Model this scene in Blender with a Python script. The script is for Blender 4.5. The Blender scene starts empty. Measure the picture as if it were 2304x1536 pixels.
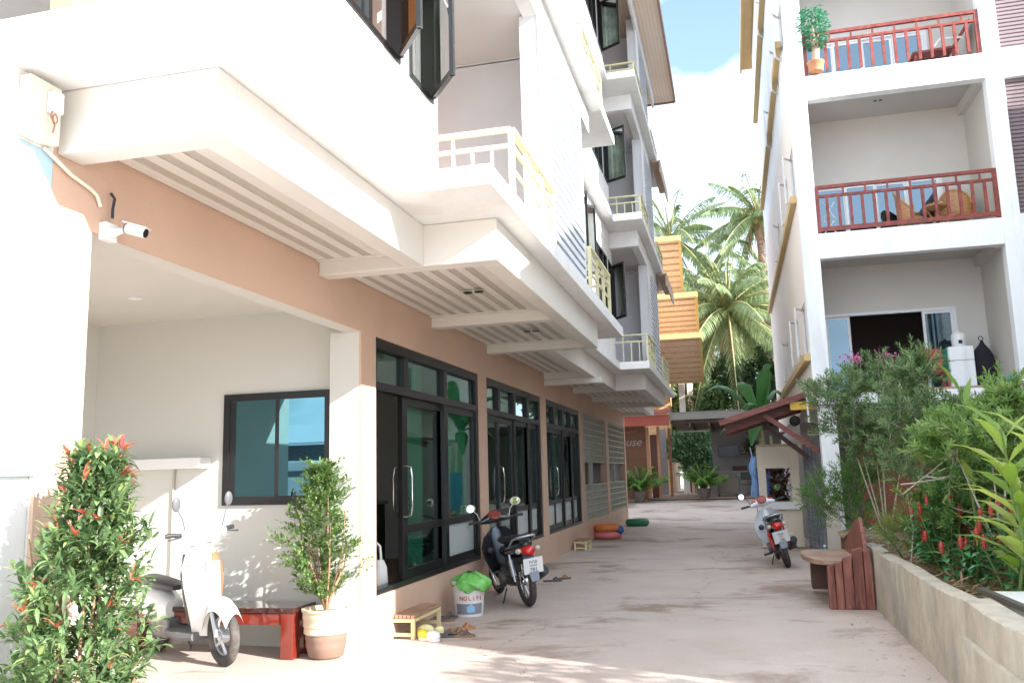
import bpy, bmesh, math, random
from mathutils import Vector, Matrix
import numpy as np
S = bpy.context.scene; COL = S.collection
R = math.radians; PI = math.pi
V = Vector
# ---------------------------------------------------------------- camera
cd = bpy.data.cameras.new("camera"); cam = bpy.data.objects.new("camera", cd); COL.objects.link(cam)
def _cam(yaw=.24932, pitch=.15414, roll=-.026675):
    cy, sy, cp, sp = math.cos(yaw), math.sin(yaw), math.cos(pitch), math.sin(pitch)
    f = V((-sy*cp, cy*cp, sp)); r = V((cy, sy, 0)); u = r.cross(f)
    cr, sr = math.cos(roll), math.sin(roll)
    r2 = cr*r + sr*u; u2 = -sr*r + cr*u
    M = Matrix((r2, u2, -f)).transposed().to_4x4(); M.translation = V((0, 0, 1.5)); return M
cam.matrix_world = _cam()
cd.sensor_width = 36; cd.lens = 1925/2304*36; cd.clip_end = 800; cd.clip_start = .05
S.camera = cam
S.view_settings.view_transform = 'Standard'; S.view_settings.look = 'None'
S.view_settings.exposure = 1.63; S.view_settings.gamma = 1
# ---------------------------------------------------------------- sun + sky
SUN_DIR = V((1, -.42, .54)).normalized()          # towards the sun
sl = bpy.data.lights.new("sun", 'SUN'); sl.energy = 4.6; sl.angle = R(.53); sl.color = (1, .975, .95)
so = bpy.data.objects.new("sun", sl); COL.objects.link(so)
so.rotation_euler = SUN_DIR.to_track_quat('Z', 'Y').to_euler()
W = bpy.data.worlds.new("World"); S.world = W; W.use_nodes = True
nt = W.node_tree; nt.nodes.clear(); N = nt.nodes.new; L = nt.links.new
wo = N('ShaderNodeOutputWorld'); bg = N('ShaderNodeBackground'); sky = N('ShaderNodeTexSky')
sky.sky_type = 'NISHITA'; sky.sun_disc = False
sky.sun_elevation = math.asin(SUN_DIR.z); sky.sun_rotation = math.atan2(SUN_DIR.x, SUN_DIR.y)
sky.air_density = 1.1; sky.dust_density = 2.2; sky.ozone_density = 1.0
tc = N('ShaderNodeTexCoord'); mp = N('ShaderNodeMapping'); mp.inputs['Scale'].default_value = (1, 1, 1.7)
mp.inputs['Location'].default_value = (.35, .1, .2)
no = N('ShaderNodeTexNoise'); no.inputs['Scale'].default_value = 2.6; no.inputs['Detail'].default_value = 7; no.inputs['Roughness'].default_value = .55
vn = N('ShaderNodeVectorMath'); vn.operation = 'DISTANCE'; vn.inputs[1].default_value = (.005, .879, .476)
mr = N('ShaderNodeMapRange'); mr.inputs['From Min'].default_value = .02; mr.inputs['From Max'].default_value = .14; mr.inputs['To Min'].default_value = -.27; mr.inputs['To Max'].default_value = 0
sm = N('ShaderNodeMath'); sm.operation = 'ADD'
rp = N('ShaderNodeValToRGB'); rp.color_ramp.elements[0].position = .34; rp.color_ramp.elements[1].position = .45
mx = N('ShaderNodeMix'); mx.data_type = 'RGBA'
mx.inputs['B'].default_value = (5.1, 5.9, 7.0, 1)
L(tc.outputs['Generated'], mp.inputs[0]); L(mp.outputs[0], no.inputs['Vector']); L(tc.outputs['Generated'], vn.inputs[0]); L(vn.outputs['Value'], mr.inputs[0]); L(no.outputs['Fac'], sm.inputs[0]); L(mr.outputs[0], sm.inputs[1]); L(sm.outputs[0], rp.inputs[0])
L(rp.outputs[0], mx.inputs['Factor']); L(sky.outputs[0], mx.inputs['A']); L(mx.outputs['Result'], bg.inputs[0])
bg.inputs[1].default_value = .15; L(bg.outputs[0], wo.inputs[0])
S.cycles.max_bounces = 8; S.cycles.transparent_max_bounces = 12; S.cycles.diffuse_bounces = 5
S.cycles.use_adaptive_sampling = True
try: S.cycles.use_denoising = True
except Exception: pass
random.seed(7)
# ---------------------------------------------------------------- materials
MATS = {}
def mat(name, col, rough=.6, var=.06, scale=3.0, bump=0, bscale=40, metal=0, spec=.5, grime=None, gscale=1.2, emit=None, stretch=(1, 1, 1), coat=0):
    if name in MATS: return MATS[name]
    m = bpy.data.materials.new(name); m.use_nodes = True; t = m.node_tree; b = t.nodes['Principled BSDF']; n = t.nodes.new; l = t.links.new
    b.inputs['Roughness'].default_value = rough; b.inputs['Metallic'].default_value = metal
    b.inputs['Specular IOR Level'].default_value = spec; b.inputs['Coat Weight'].default_value = coat
    c = (*col, 1)
    tx = n('ShaderNodeTexCoord'); ma = n('ShaderNodeMapping'); ma.inputs['Scale'].default_value = stretch; l(tx.outputs['Object'], ma.inputs[0])
    a = n('ShaderNodeTexNoise'); a.inputs['Scale'].default_value = scale; a.inputs['Detail'].default_value = 5; l(ma.outputs[0], a.inputs['Vector'])
    r = n('ShaderNodeMapRange'); r.inputs['From Min'].default_value = .3; r.inputs['From Max'].default_value = .7
    r.inputs['To Min'].default_value = 1-var; r.inputs['To Max'].default_value = 1+var; l(a.outputs['Fac'], r.inputs[0])
    mu = n('ShaderNodeVectorMath'); mu.operation = 'SCALE'; mu.inputs[0].default_value = col; l(r.outputs[0], mu.inputs['Scale'])
    out = mu.outputs[0]
    if grime:
        g = n('ShaderNodeTexNoise'); g.inputs['Scale'].default_value = gscale; g.inputs['Detail'].default_value = 8; g.inputs['Roughness'].default_value = .65; l(ma.outputs[0], g.inputs['Vector'])
        rr = n('ShaderNodeValToRGB'); rr.color_ramp.elements[0].position = .5; rr.color_ramp.elements[1].position = .68; l(g.outputs['Fac'], rr.inputs[0])
        mm = n('ShaderNodeMix'); mm.data_type = 'RGBA'; l(rr.outputs[0], mm.inputs['Factor']); l(out, mm.inputs['A']); mm.inputs['B'].default_value = (*grime, 1); out = mm.outputs['Result']
    l(out, b.inputs['Base Color'])
    if bump:
        bn = n('ShaderNodeTexNoise'); bn.inputs['Scale'].default_value = bscale; bn.inputs['Detail'].default_value = 4; l(ma.outputs[0], bn.inputs['Vector'])
        bb = n('ShaderNodeBump'); bb.inputs['Strength'].default_value = bump; bb.inputs['Distance'].default_value = .01; l(bn.outputs['Fac'], bb.inputs['Height']); l(bb.outputs[0], b.inputs['Normal'])
    if emit: b.inputs['Emission Color'].default_value = c; b.inputs['Emission Strength'].default_value = emit
    MATS[name] = m; return m
def wood(name, c1, c2, rough=.5, scale=6, stretch=(1, 1, 12), coat=0):
    if name in MATS: return MATS[name]
    m = bpy.data.materials.new(name); m.use_nodes = True; t = m.node_tree; b = t.nodes['Principled BSDF']; n = t.nodes.new; l = t.links.new
    b.inputs['Roughness'].default_value = rough; b.inputs['Coat Weight'].default_value = coat
    tx = n('ShaderNodeTexCoord'); ma = n('ShaderNodeMapping'); ma.inputs['Scale'].default_value = stretch; l(tx.outputs['Object'], ma.inputs[0])
    a = n('ShaderNodeTexNoise'); a.inputs['Scale'].default_value = scale; a.inputs['Detail'].default_value = 6; a.inputs['Distortion'].default_value = .6; l(ma.outputs[0], a.inputs['Vector'])
    r = n('ShaderNodeValToRGB'); r.color_ramp.elements[0].color = (*c1, 1); r.color_ramp.elements[1].color = (*c2, 1); r.color_ramp.elements[0].position = .35; r.color_ramp.elements[1].position = .65
    l(a.outputs['Fac'], r.inputs[0]); l(r.outputs[0], b.inputs['Base Color'])
    bb = n('ShaderNodeBump'); bb.inputs['Strength'].default_value = .25; bb.inputs['Distance'].default_value = .005; l(a.outputs['Fac'], bb.inputs['Height']); l(bb.outputs[0], b.inputs['Normal'])
    MATS[name] = m; return m
def glass(name, tint, refl=.9, base=.12, fm=.55):
    if name in MATS: return MATS[name]
    m = bpy.data.materials.new(name); m.use_nodes = True; t = m.node_tree; t.nodes.clear(); n = t.nodes.new; l = t.links.new
    o = n('ShaderNodeOutputMaterial'); mi = n('ShaderNodeMixShader'); tr = n('ShaderNodeBsdfTransparent'); gl = n('ShaderNodeBsdfGlossy'); fr = n('ShaderNodeFresnel')
    tr.inputs[0].default_value = (*tint, 1); gl.inputs['Roughness'].default_value = .015; gl.inputs['Color'].default_value = (*refl, 1) if isinstance(refl, tuple) else (refl, refl, refl, 1)
    fr.inputs[0].default_value = 1.52; ad = n('ShaderNodeMath'); ad.operation = 'MULTIPLY_ADD'; ad.inputs[1].default_value = fm; ad.inputs[2].default_value = base; ad.use_clamp = True
    l(fr.outputs[0], ad.inputs[0]); l(ad.outputs[0], mi.inputs[0]); l(tr.outputs[0], mi.inputs[1]); l(gl.outputs[0], mi.inputs[2]); l(mi.outputs[0], o.inputs[0])
    MATS[name] = m; return m
def leafmat(name, c1, c2, c3=None, rough=.45, trans=.35, tip=None):
    if name in MATS: return MATS[name]
    m = bpy.data.materials.new(name); m.use_nodes = True; t = m.node_tree; b = t.nodes['Principled BSDF']; n = t.nodes.new; l = t.links.new
    b.inputs['Roughness'].default_value = rough
    g = n('ShaderNodeNewGeometry'); r = n('ShaderNodeValToRGB'); e = r.color_ramp.elements
    e[0].color = (*c1, 1); e[1].color = (*c2, 1)
    if c3: x = e.new(.93); e[-1].position = 1.0; x.color = (*c2, 1); e[-1].color = (*c3, 1)
    l(g.outputs['Random Per Island'], r.inputs[0]); l(r.outputs[0], b.inputs['Base Color'])
    tl = n('ShaderNodeBsdfTranslucent'); hs = n('ShaderNodeHueSaturation'); hs.inputs['Value'].default_value = 1.5; hs.inputs['Saturation'].default_value = 1.1
    l(r.outputs[0], hs.inputs['Color']); l(hs.outputs[0], tl.inputs[0])
    mi = n('ShaderNodeMixShader'); mi.inputs[0].default_value = trans; l(b.outputs[0], mi.inputs[1]); l(tl.outputs[0], mi.inputs[2]); l(mi.outputs[0], t.nodes['Material Output'].inputs[0])
    MATS[name] = m; return m
# ---------------------------------------------------------------- mesh helpers
class MB:
    def __init__(s): s.v = []; s.f = []; s.m = Matrix.Identity(4)
    def add(s, vs, fs):
        k = len(s.v); s.v += [tuple(s.m @ V(p)) for p in vs]; s.f += [tuple(i+k for i in f) for f in fs]; return s
    def box(s, x0, x1, y0, y1, z0, z1):
        x0, x1 = min(x0, x1), max(x0, x1); y0, y1 = min(y0, y1), max(y0, y1); z0, z1 = min(z0, z1), max(z0, z1)
        return s.add([(x0,y0,z0),(x1,y0,z0),(x1,y1,z0),(x0,y1,z0),(x0,y0,z1),(x1,y0,z1),(x1,y1,z1),(x0,y1,z1)],
                     [(3,2,1,0),(4,5,6,7),(0,1,5,4),(1,2,6,5),(2,3,7,6),(3,0,4,7)])
    def bar(s, a, b, w, h=None, up=(0, 0, 1)):          # rectangular bar from a to b
        h = h or w; a = V(a); b = V(b); d = (b-a).normalized(); u = V(up)
        if abs(d.dot(u)) > .98: u = V((0, 1, 0))
        r = d.cross(u).normalized(); u = r.cross(d)
        P = []
        for c in (a, b): P += [c-r*w/2-u*h/2, c+r*w/2-u*h/2, c+r*w/2+u*h/2, c-r*w/2+u*h/2]
        return s.add(P, [(0,1,2,3),(7,6,5,4),(0,4,5,1),(1,5,6,2),(2,6,7,3),(3,7,4,0)])
    def tube(s, pts, rad, n=8, cap=True):
        pts = [V(p) for p in pts]; m = len(pts); rad = rad if hasattr(rad, '__len__') else [rad]*m
        prev = None; vs = []; fs = []
        for i, p in enumerate(pts):
            d = (pts[min(i+1, m-1)]-pts[max(i-1, 0)]).normalized()
            if prev is None: prev = d.orthogonal().normalized()
            r = (prev - d*prev.dot(d)).normalized(); prev = r; u = d.cross(r)
            for k in range(n):
                a = 2*PI*k/n; vs.append(p + (r*math.cos(a)+u*math.sin(a))*rad[i])
        for i in range(m-1):
            for k in range(n): fs.append((i*n+k, i*n+(k+1)%n, (i+1)*n+(k+1)%n, (i+1)*n+k))
        if cap: fs += [tuple(range(n-1, -1, -1)), tuple(range((m-1)*n, m*n))]
        return s.add(vs, fs)
    def lathe(s, prof, n=20, c=(0, 0, 0)):              # prof: (r, z)
        vs = []; fs = []; m = len(prof); c = V(c)
        for r, z in prof:
            for k in range(n): a = 2*PI*k/n; vs.append(c+V((r*math.cos(a), r*math.sin(a), z)))
        for i in range(m-1):
            for k in range(n): fs.append((i*n+k, i*n+(k+1)%n, (i+1)*n+(k+1)%n, (i+1)*n+k))
        fs += [tuple(range(n-1, -1, -1)), tuple(range((m-1)*n, m*n))]
        return s.add(vs, fs)
    def torus(s, c, ax, Rr, r, n=28, k=8, flat=1):
        c = V(c); ax = V(ax).normalized(); u = ax.orthogonal().normalized(); w = ax.cross(u); vs = []; fs = []
        for i in range(n):
            a = 2*PI*i/n; d = u*math.cos(a)+w*math.sin(a)
            for j in range(k): b = 2*PI*j/k; vs.append(c+d*(Rr+r*math.cos(b))+ax*r*flat*math.sin(b))
        for i in range(n):
            for j in range(k): fs.append((i*k+j, ((i+1)%n)*k+j, ((i+1)%n)*k+(j+1)%k, i*k+(j+1)%k))
        return s.add(vs, fs)
    def prism(s, poly, z0, z1, axis='z'):               # poly in the plane across axis
        n = len(poly)
        def P(a, b, z): return {'z': (a, b, z), 'y': (a, z, b), 'x': (z, a, b)}[axis]
        vs = [P(a, b, z0) for a, b in poly]+[P(a, b, z1) for a, b in poly]
        fs = [tuple(range(n-1, -1, -1)), tuple(range(n, 2*n))]+[(i, (i+1)%n, n+(i+1)%n, n+i) for i in range(n)]
        return s.add(vs, fs)
    def loft(s, secs, cap=True, closed=True):
        n = len(secs[0]); vs = [p for q in secs for p in q]; fs = []
        for i in range(len(secs)-1):
            for k in range(n if closed else n-1): fs.append((i*n+k, i*n+(k+1)%n, (i+1)*n+(k+1)%n, (i+1)*n+k))
        if cap and closed: fs += [tuple(range(n-1, -1, -1)), tuple(range((len(secs)-1)*n, len(secs)*n))]
        return s.add(vs, fs)
    def ell(s, c, rx, ry, rz, n=14, m=9):
        secs = []
        for i in range(m+1):
            t = PI*i/m; z = -math.cos(t); q = max(math.sin(t), .02)
            secs.append([(c[0]+rx*q*math.cos(2*PI*k/n), c[1]+ry*q*math.sin(2*PI*k/n), c[2]+rz*z) for k in range(n)])
        return s.loft(secs)
    def build(s, name, m, parent=None, smooth=False, bevel=0, loc=None):
        me = bpy.data.meshes.new(name); me.from_pydata(s.v, [], s.f)
        bm = bmesh.new(); bm.from_mesh(me); bmesh.ops.recalc_face_normals(bm, faces=bm.faces); bm.to_mesh(me); bm.free()
        me.materials.append(m)
        o = bpy.data.objects.new(name, me); COL.objects.link(o)
        if smooth:
            for p in me.polygons: p.use_smooth = True
            try: me.set_sharp_from_angle(angle=R(45))
            except Exception: pass
        if bevel:
            b = o.modifiers.new('bevel', 'BEVEL'); b.width = bevel; b.segments = 2; b.limit_method = 'ANGLE'; b.harden_normals = False
        if parent: o.parent = parent
        if loc: o.location = loc
        return o
def tag(o, label=None, cat=None, group=None, kind=None):
    if label: o['label'] = label
    if cat: o['category'] = cat
    if group: o['group'] = group
    if kind: o['kind'] = kind
    return o
def thing(name, label, cat, loc=(0, 0, 0), rz=0, group=None, rot=None):
    o = bpy.data.objects.new(name, None); COL.objects.link(o); o.location = loc; o.empty_display_size = .2
    o.rotation_euler = rot or (0, 0, rz); return tag(o, label, cat, group)
def dup(root, loc, rot, label=None):
    r = root.copy(); COL.objects.link(r); r.location = loc; r.rotation_euler = rot
    if label: r['label'] = label
    for ch in list(root.children):
        c = ch.copy(); COL.objects.link(c); c.parent = r
        for g in list(ch.children):
            d = g.copy(); COL.objects.link(d); d.parent = c
    return r
def text(name, body, size, m, M, parent=None, depth=.002, shear=0):
    cu = bpy.data.curves.new(name, 'FONT'); cu.body = body; cu.size = size; cu.align_x = 'CENTER'; cu.align_y = 'CENTER'; cu.extrude = depth; cu.shear = shear
    t = bpy.data.objects.new(name, cu); COL.objects.link(t)
    dg = bpy.context.evaluated_depsgraph_get(); me = bpy.data.meshes.new_from_object(t.evaluated_get(dg)); bpy.data.objects.remove(t)
    me.materials.clear(); me.materials.append(m)
    o = bpy.data.objects.new(name, me); COL.objects.link(o); o.matrix_basis = M
    if parent: o.parent = parent
    return o
def leaf(mb, p, d, up, ln, w, droop=.25, fold=.15):
    """pointed leaf: base, two shoulders, two mids, tip (bent over)"""
    d = d.normalized(); r = d.cross(up)
    if r.length < 1e-3: r = d.orthogonal()
    r.normalize(); n = r.cross(d).normalized(); k = len(mb.v)
    a = p+d*ln*.32+n*(-droop*.08*ln); b = p+d*ln*.68+n*(-droop*.35*ln); t = p+d*ln*.97-n*(droop*ln)
    f = n*w*fold
    mb.v += [tuple(q) for q in (p, a-r*w*.5+f, a, a+r*w*.5+f, b-r*w*.38+f*.7, b, b+r*w*.38+f*.7, t)]
    mb.f += [(k,k+2,k+1),(k,k+3,k+2),(k+1,k+2,k+5,k+4),(k+2,k+3,k+6,k+5),(k+4,k+5,k+7),(k+5,k+6,k+7)]
def rdir(zmin=-.3, zmax=1.0):
    while True:
        d = V((random.uniform(-1, 1), random.uniform(-1, 1), random.uniform(zmin, zmax)))
        if .1 < d.length < 1: return d.normalized()
# palette
white = mat('white_paint', (.78, .78, .765), .62, .03, 1.2, .15, 60, grime=(.70, .695, .67), gscale=1.6, stretch=(1.6, 1.6, .3))
white2 = mat('cool_white_paint', (.80, .83, .85), .62, .03, 1.0, .15, 60, grime=(.68, .70, .71), gscale=1.5, stretch=(1.8, 1.8, .25))
cream = mat('cream_paint', (.66, .635, .58), .6, .03, 2, .1, 60)
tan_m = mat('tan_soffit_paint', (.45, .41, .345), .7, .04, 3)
peach = mat('peach_wall_paint', (.58, .40, .295), .65, .06, .9, .22, 70, grime=(.53, .36, .265), gscale=.8)
blue_m = mat('pale_blue_paint', (.42, .58, .68), .65, .03, 1)
black = mat('black_aluminium', (.010, .010, .010), .35, .1, 6)
beige = mat('recess_beige_paint', (.60, .59, .54), .65, .02, 1, .1, 60)
alu = mat('white_aluminium', (.7, .72, .74), .35, .03, 5)
chrome = mat('chrome', (.75, .75, .75), .12, .02, 5, metal=1)
rubber = mat('tyre_rubber', (.045, .042, .04), .8, .2, 12, .3, 120, grime=(.14, .12, .10), gscale=6)
# ================================================================ ground
def ground_mat():
    m = bpy.data.materials.new('concrete_paving'); m.use_nodes = True; t = m.node_tree; b = t.nodes['Principled BSDF']; n = t.nodes.new; l = t.links.new
    tx = n('ShaderNodeTexCoord'); out = None
    def noise(sc, det, rough, stretch=(1, 1, 1), dist=0):
        ma = n('ShaderNodeMapping'); ma.inputs['Scale'].default_value = stretch; l(tx.outputs['Object'], ma.inputs[0])
        a = n('ShaderNodeTexNoise'); a.inputs['Scale'].default_value = sc; a.inputs['Detail'].default_value = det; a.inputs['Roughness'].default_value = rough; a.inputs['Distortion'].default_value = dist; l(ma.outputs[0], a.inputs['Vector']); return a
    def ramp(a, p0, p1, c0, c1):
        r = n('ShaderNodeValToRGB'); r.color_ramp.elements[0].position = p0; r.color_ramp.elements[1].position = p1; r.color_ramp.elements[0].color = (*c0, 1); r.color_ramp.elements[1].color = (*c1, 1); l(a.outputs['Fac'], r.inputs[0]); return r
    def mix(f, a, bc, mode='MIX'):
        x = n('ShaderNodeMix'); x.data_type = 'RGBA'; x.blend_type = mode; l(f, x.inputs['Factor'])
        for i, s in ((x.inputs['A'], a), (x.inputs['B'], bc)):
            if isinstance(s, tuple): i.default_value = (*s, 1)
            else: l(s, i)
        return x.outputs['Result']
    base = ramp(noise(1.1, 9, .62), .3, .72, (.465, .368, .31), (.56, .465, .405))
    st = ramp(noise(.6, 9, .68, (.8, 1.15, 1), .5), .54, .63, (0, 0, 0), (.95, .95, .95))
    c = mix(st.outputs[0], base.outputs[0], (.27, .185, .135))
    st2 = ramp(noise(2.6, 10, .75, (.7, 1.3, 1), .2), .57, .70, (0, 0, 0), (.4, .4, .4))
    c = mix(st2.outputs[0], c, (.26, .21, .17))
    ligh = ramp(noise(1.5, 8, .7, (.6, 2, 1)), .60, .75, (0, 0, 0), (.5, .5, .5))
    c = mix(ligh.outputs[0], c, (.60, .55, .49))
    fine = ramp(noise(60, 8, .8), .3, .7, (.78, .78, .78), (1.14, 1.14, 1.14))
    one = n('ShaderNodeValue'); one.outputs[0].default_value = 1
    c = mix(one.outputs[0], c, fine.outputs[0], 'MULTIPLY')
    vo = n('ShaderNodeTexVoronoi'); vo.feature = 'DISTANCE_TO_EDGE'; vo.inputs['Scale'].default_value = .17
    ds = n('ShaderNodeMapping'); l(tx.outputs['Object'], ds.inputs[0]); wn = noise(1.2, 5, .7); ad = n('ShaderNodeVectorMath'); ad.operation = 'MULTIPLY_ADD'
    ad.inputs[1].default_value = (.8, .8, .8); l(wn.outputs['Color'], ad.inputs[0]); l(ds.outputs[0], ad.inputs[2]); l(ad.outputs[0], vo.inputs['Vector'])
    cr = n('ShaderNodeMath'); cr.operation = 'LESS_THAN'; cr.inputs[1].default_value = .0007; l(vo.outputs['Distance'], cr.inputs[0])
    c = mix(cr.outputs[0], c, (.22, .18, .15))
    l(c, b.inputs['Base Color'])
    rr = n('ShaderNodeMapRange'); rr.inputs['To Min'].default_value = .5; rr.inputs['To Max'].default_value = .75; l(noise(2, 5, .5).outputs['Fac'], rr.inputs[0]); l(rr.outputs[0], b.inputs['Roughness'])
    bb = n('ShaderNodeBump'); bb.inputs['Strength'].default_value = .35; bb.inputs['Distance'].default_value = .012; l(noise(24, 7, .7).outputs['Fac'], bb.inputs['Height']); l(bb.outputs[0], b.inputs['Normal'])
    return m
def gz(y): return 0 if y < 26 else (min(y, 34)-26)/8*.42
mb = MB(); ys = [-150, -40, -12, 0, 8, 16, 22, 26, 28, 30, 32, 34, 42, 60, 120, 400]; xs = [-300, -60, -20, -8, -3, 1.4, 6, 20, 60, 300]
mb.add([(x, y, gz(y)) for y in ys for x in xs], [(j*len(xs)+i, j*len(xs)+i+1, (j+1)*len(xs)+i+1, (j+1)*len(xs)+i) for j in range(len(ys)-1) for i in range(len(xs)-1)])
tag(mb.build('ground', ground_mat()), kind='structure')

# ================================================================ left apartment building
B = thing('apartment_building', 'white apartment building on the left with pink ground floor and overhanging upper storeys', 'building', (-3.23, 3.44, 0))
BI = B.location
def bbuild(mb, name, m, parent=None, smooth=False, bevel=0, off=None):
    """mesh given in world coordinates, parented below building empty"""
    o = mb.build(name, m, parent, smooth, bevel)
    return o
# keep world coordinates: put the empty's children at the inverse offset
def bp(mb, name, m, root=B, smooth=False, bevel=0, label=None):
    o = mb.build(name, m, None, smooth, bevel); o.parent = root; o.matrix_parent_inverse = root.matrix_basis.inverted() if root.type == 'EMPTY' else Matrix.Identity(4)
    if label: o['label'] = label
    return o
def sub(mb, name, m, parent, smooth=False, bevel=0):    # sub-part of a part whose mesh is in world coordinates
    o = mb.build(name, m, None, smooth, bevel); o.parent = parent; return o
XL = -3.23
# --- ground floor front wall
w = MB(); T = .18
ops = [(7.45, 10.85), (11.2, 14.6), (15.0, 18.45), (18.9, 22.3), (22.75, 26.15)]
w.box(XL-.02, XL, 7.12, 7.45, 0, .44); w.box(XL-T, XL, 7.45, 26.4, 0, .44)                                  # sill band (pink plinth)
w.box(XL-.02, XL, 3.42, 7.45, 2.83, 3.30); w.box(XL-T, XL, 7.45, 26.4, 2.83, 3.30)                              # header
edges = [7.12]+[e for o_ in ops for e in o_]+[26.4]
for a, b in zip(edges[0::2], edges[1::2]): w.box(XL-T if a > 8 else XL-.02, XL, a, b, .44, 2.83)
w.box(XL-.02, XL, 3.42, 3.71, 0, 2.83)                               # corner pier
bp(w, 'wall', peach, label='pink painted ground floor wall')
w = MB(); w.box(XL-T, XL-.0205, 3.42, 7.45, 2.83, 3.30); bp(w, 'lintel', beige)
w = MB(); w.box(XL-.31, XL-.0205, 7.121, 7.45, 0, 2.829); bp(w, 'pier', beige, label='cream inner side of the pier')
w = MB(); w.box(XL-.25, XL-.0205, 3.42, 3.709, 0, 2.829); bp(w, 'pier', beige)
w = MB(); w.box(XL-.3, XL, 0.2, 3.418, 1.555, 3.155); bp(w, 'wall', blue_m, label='pale blue painted wall band')
w = MB(); w.box(XL-.3, XL, 0.2, 3.418, 3.157, 3.5); w.box(XL-.4, XL-.035, .2, 3.418, 0, 1.553); bp(w, 'wall', white, label='white wall beside the corner pier')
# far end wall & hidden bulk
w = MB(); w.box(-9, XL-T-.002, 26.2, 26.4, 0, 12.6); w.box(-9.2, -9, 3.4, 26.4, 0, 12.6); bp(w, 'wall', white, label='rear and far end wall')
# --- open recess
for q in ((-6.45, XL-.312, 7.38, 7.5), (-6.45, -6.27, 3.42, 7.378), (-6.268, XL-.26, 3.42, 3.6)): w = MB(); w.box(*q, 0 if q[2] != 3.42 or q[0] < -6.4 else 2.83, 3.12); bp(w, 'wall', beige, label='beige wall of the open recess')
w = MB(); w.box(-6.27, XL-.19, 3.6, 7.38, 3.12, 3.2); bp(w, 'ceiling', cream)
w = MB(); w.box(-6.268, -4.92, 7.20, 7.378, 1.64, 1.74); bp(w, 'ledge', white, bevel=.006)
w = MB(); w.tube([(-5.32, 7.365, 0), (-5.32, 7.365, 1.64)], .012, 8); bp(w, 'pipe', tan_m)
for yy in (4.9, 6.3):
    w = MB(); w.lathe([(.06, 0), (.06, -.012), (.045, -.014), (.03, -.004)], 20, (-5.0, yy, 3.118)); bp(w, 'downlight', white, smooth=True)
# --- floors
ZB = [3.5, 6.55, 9.62]; SL = .15
seg = [(3.0, 5.5, -2.12), (5.5, 12.8, -1.52), (12.8, 16.9, -2.1), (16.9, 24.2, -1.52), (24.2, 26.6, -2.1)]
beam = [(3.44, 6.45, -2.31), (6.45, 11.4, -1.70), (11.4, 17.9, -2.31), (17.9, 22.8, -1.70), (22.8, 26.3, -2.31)]
for k, zb in enumerate(ZB):
    w = MB()
    poly = []
    for a, b, x in seg: poly += [(x, a), (x, b)]
    poly += [(-8.9, 26.6), (-8.9, 3.0)]
    w.prism(poly, zb, zb+SL); bp(w, 'floor_slab', white, bevel=.006, label='white overhanging floor slab edge')
    w = MB(); bw = .16; bz = zb-.34
    cross = [(3.44, -2.31), (6.28, -1.70), (11.23, -1.70), (17.73, -1.70), (22.63, -1.70), (26.13, -2.31)]
    for (ya, _), (yb, _), (_, _, x) in zip(cross[:-1], cross[1:], beam): w.box(x-bw, x, ya+.172, yb-.002, bz, zb-.002)
    for yy, x in cross: w.box(XL+.002, x, yy, yy+.17, bz, zb-.002)
    for yy in (9.0, 20.2): w.box(XL+.002, -1.70-bw-.002, yy, yy+.17, bz, zb-.004)
    w.box(XL+.002, -2.2, 14.9, 15.07, bz-.1, bz-.002); w.box(XL+.002, -2.31-bw-.002, 14.9, 15.07, bz, zb-.004)
    bp(w, 'beam', cream if k == 0 else white, bevel=.008, label='downstand beams under the overhang')
    if k == 0:
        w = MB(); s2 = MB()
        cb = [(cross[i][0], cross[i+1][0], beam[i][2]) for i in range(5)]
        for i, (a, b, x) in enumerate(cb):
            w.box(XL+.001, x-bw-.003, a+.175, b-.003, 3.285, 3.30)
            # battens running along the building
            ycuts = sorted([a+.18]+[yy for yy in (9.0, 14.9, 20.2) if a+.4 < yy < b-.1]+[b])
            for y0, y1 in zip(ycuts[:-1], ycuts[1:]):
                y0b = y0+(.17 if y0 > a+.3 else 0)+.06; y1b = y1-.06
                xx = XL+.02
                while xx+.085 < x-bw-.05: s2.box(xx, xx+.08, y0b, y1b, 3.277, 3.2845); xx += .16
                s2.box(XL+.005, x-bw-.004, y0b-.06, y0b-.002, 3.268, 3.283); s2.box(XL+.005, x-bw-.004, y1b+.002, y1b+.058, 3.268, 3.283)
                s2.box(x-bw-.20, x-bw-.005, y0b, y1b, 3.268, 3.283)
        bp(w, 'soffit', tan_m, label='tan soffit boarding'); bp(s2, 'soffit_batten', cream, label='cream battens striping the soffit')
        for (lx, ly) in ((-2.35, 7.75), (-2.35, 10.2)):
            w = MB(); w.lathe([(.045, 0), (.045, -.008), (.03, -.009)], 16, (lx-.05, ly, 3.25)); w.lathe([(.045, 0), (.045, -.008), (.03, -.009)], 16, (lx+.06, ly, 3.25)); bp(w, 'downlight', black, smooth=True)
    else:
        w = MB()
        for (a, b, x) in [(cross[i][0], cross[i+1][0], beam[i][2]) for i in range(5)]: w.box(XL-.05, x-bw-.003, a+.175, b-.003, zb-.30, zb-.28)
        bp(w, 'soffit', mat('balcony_ceiling_paint', (.66, .65, .64), .7, .03), label='white balcony ceiling')
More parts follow.
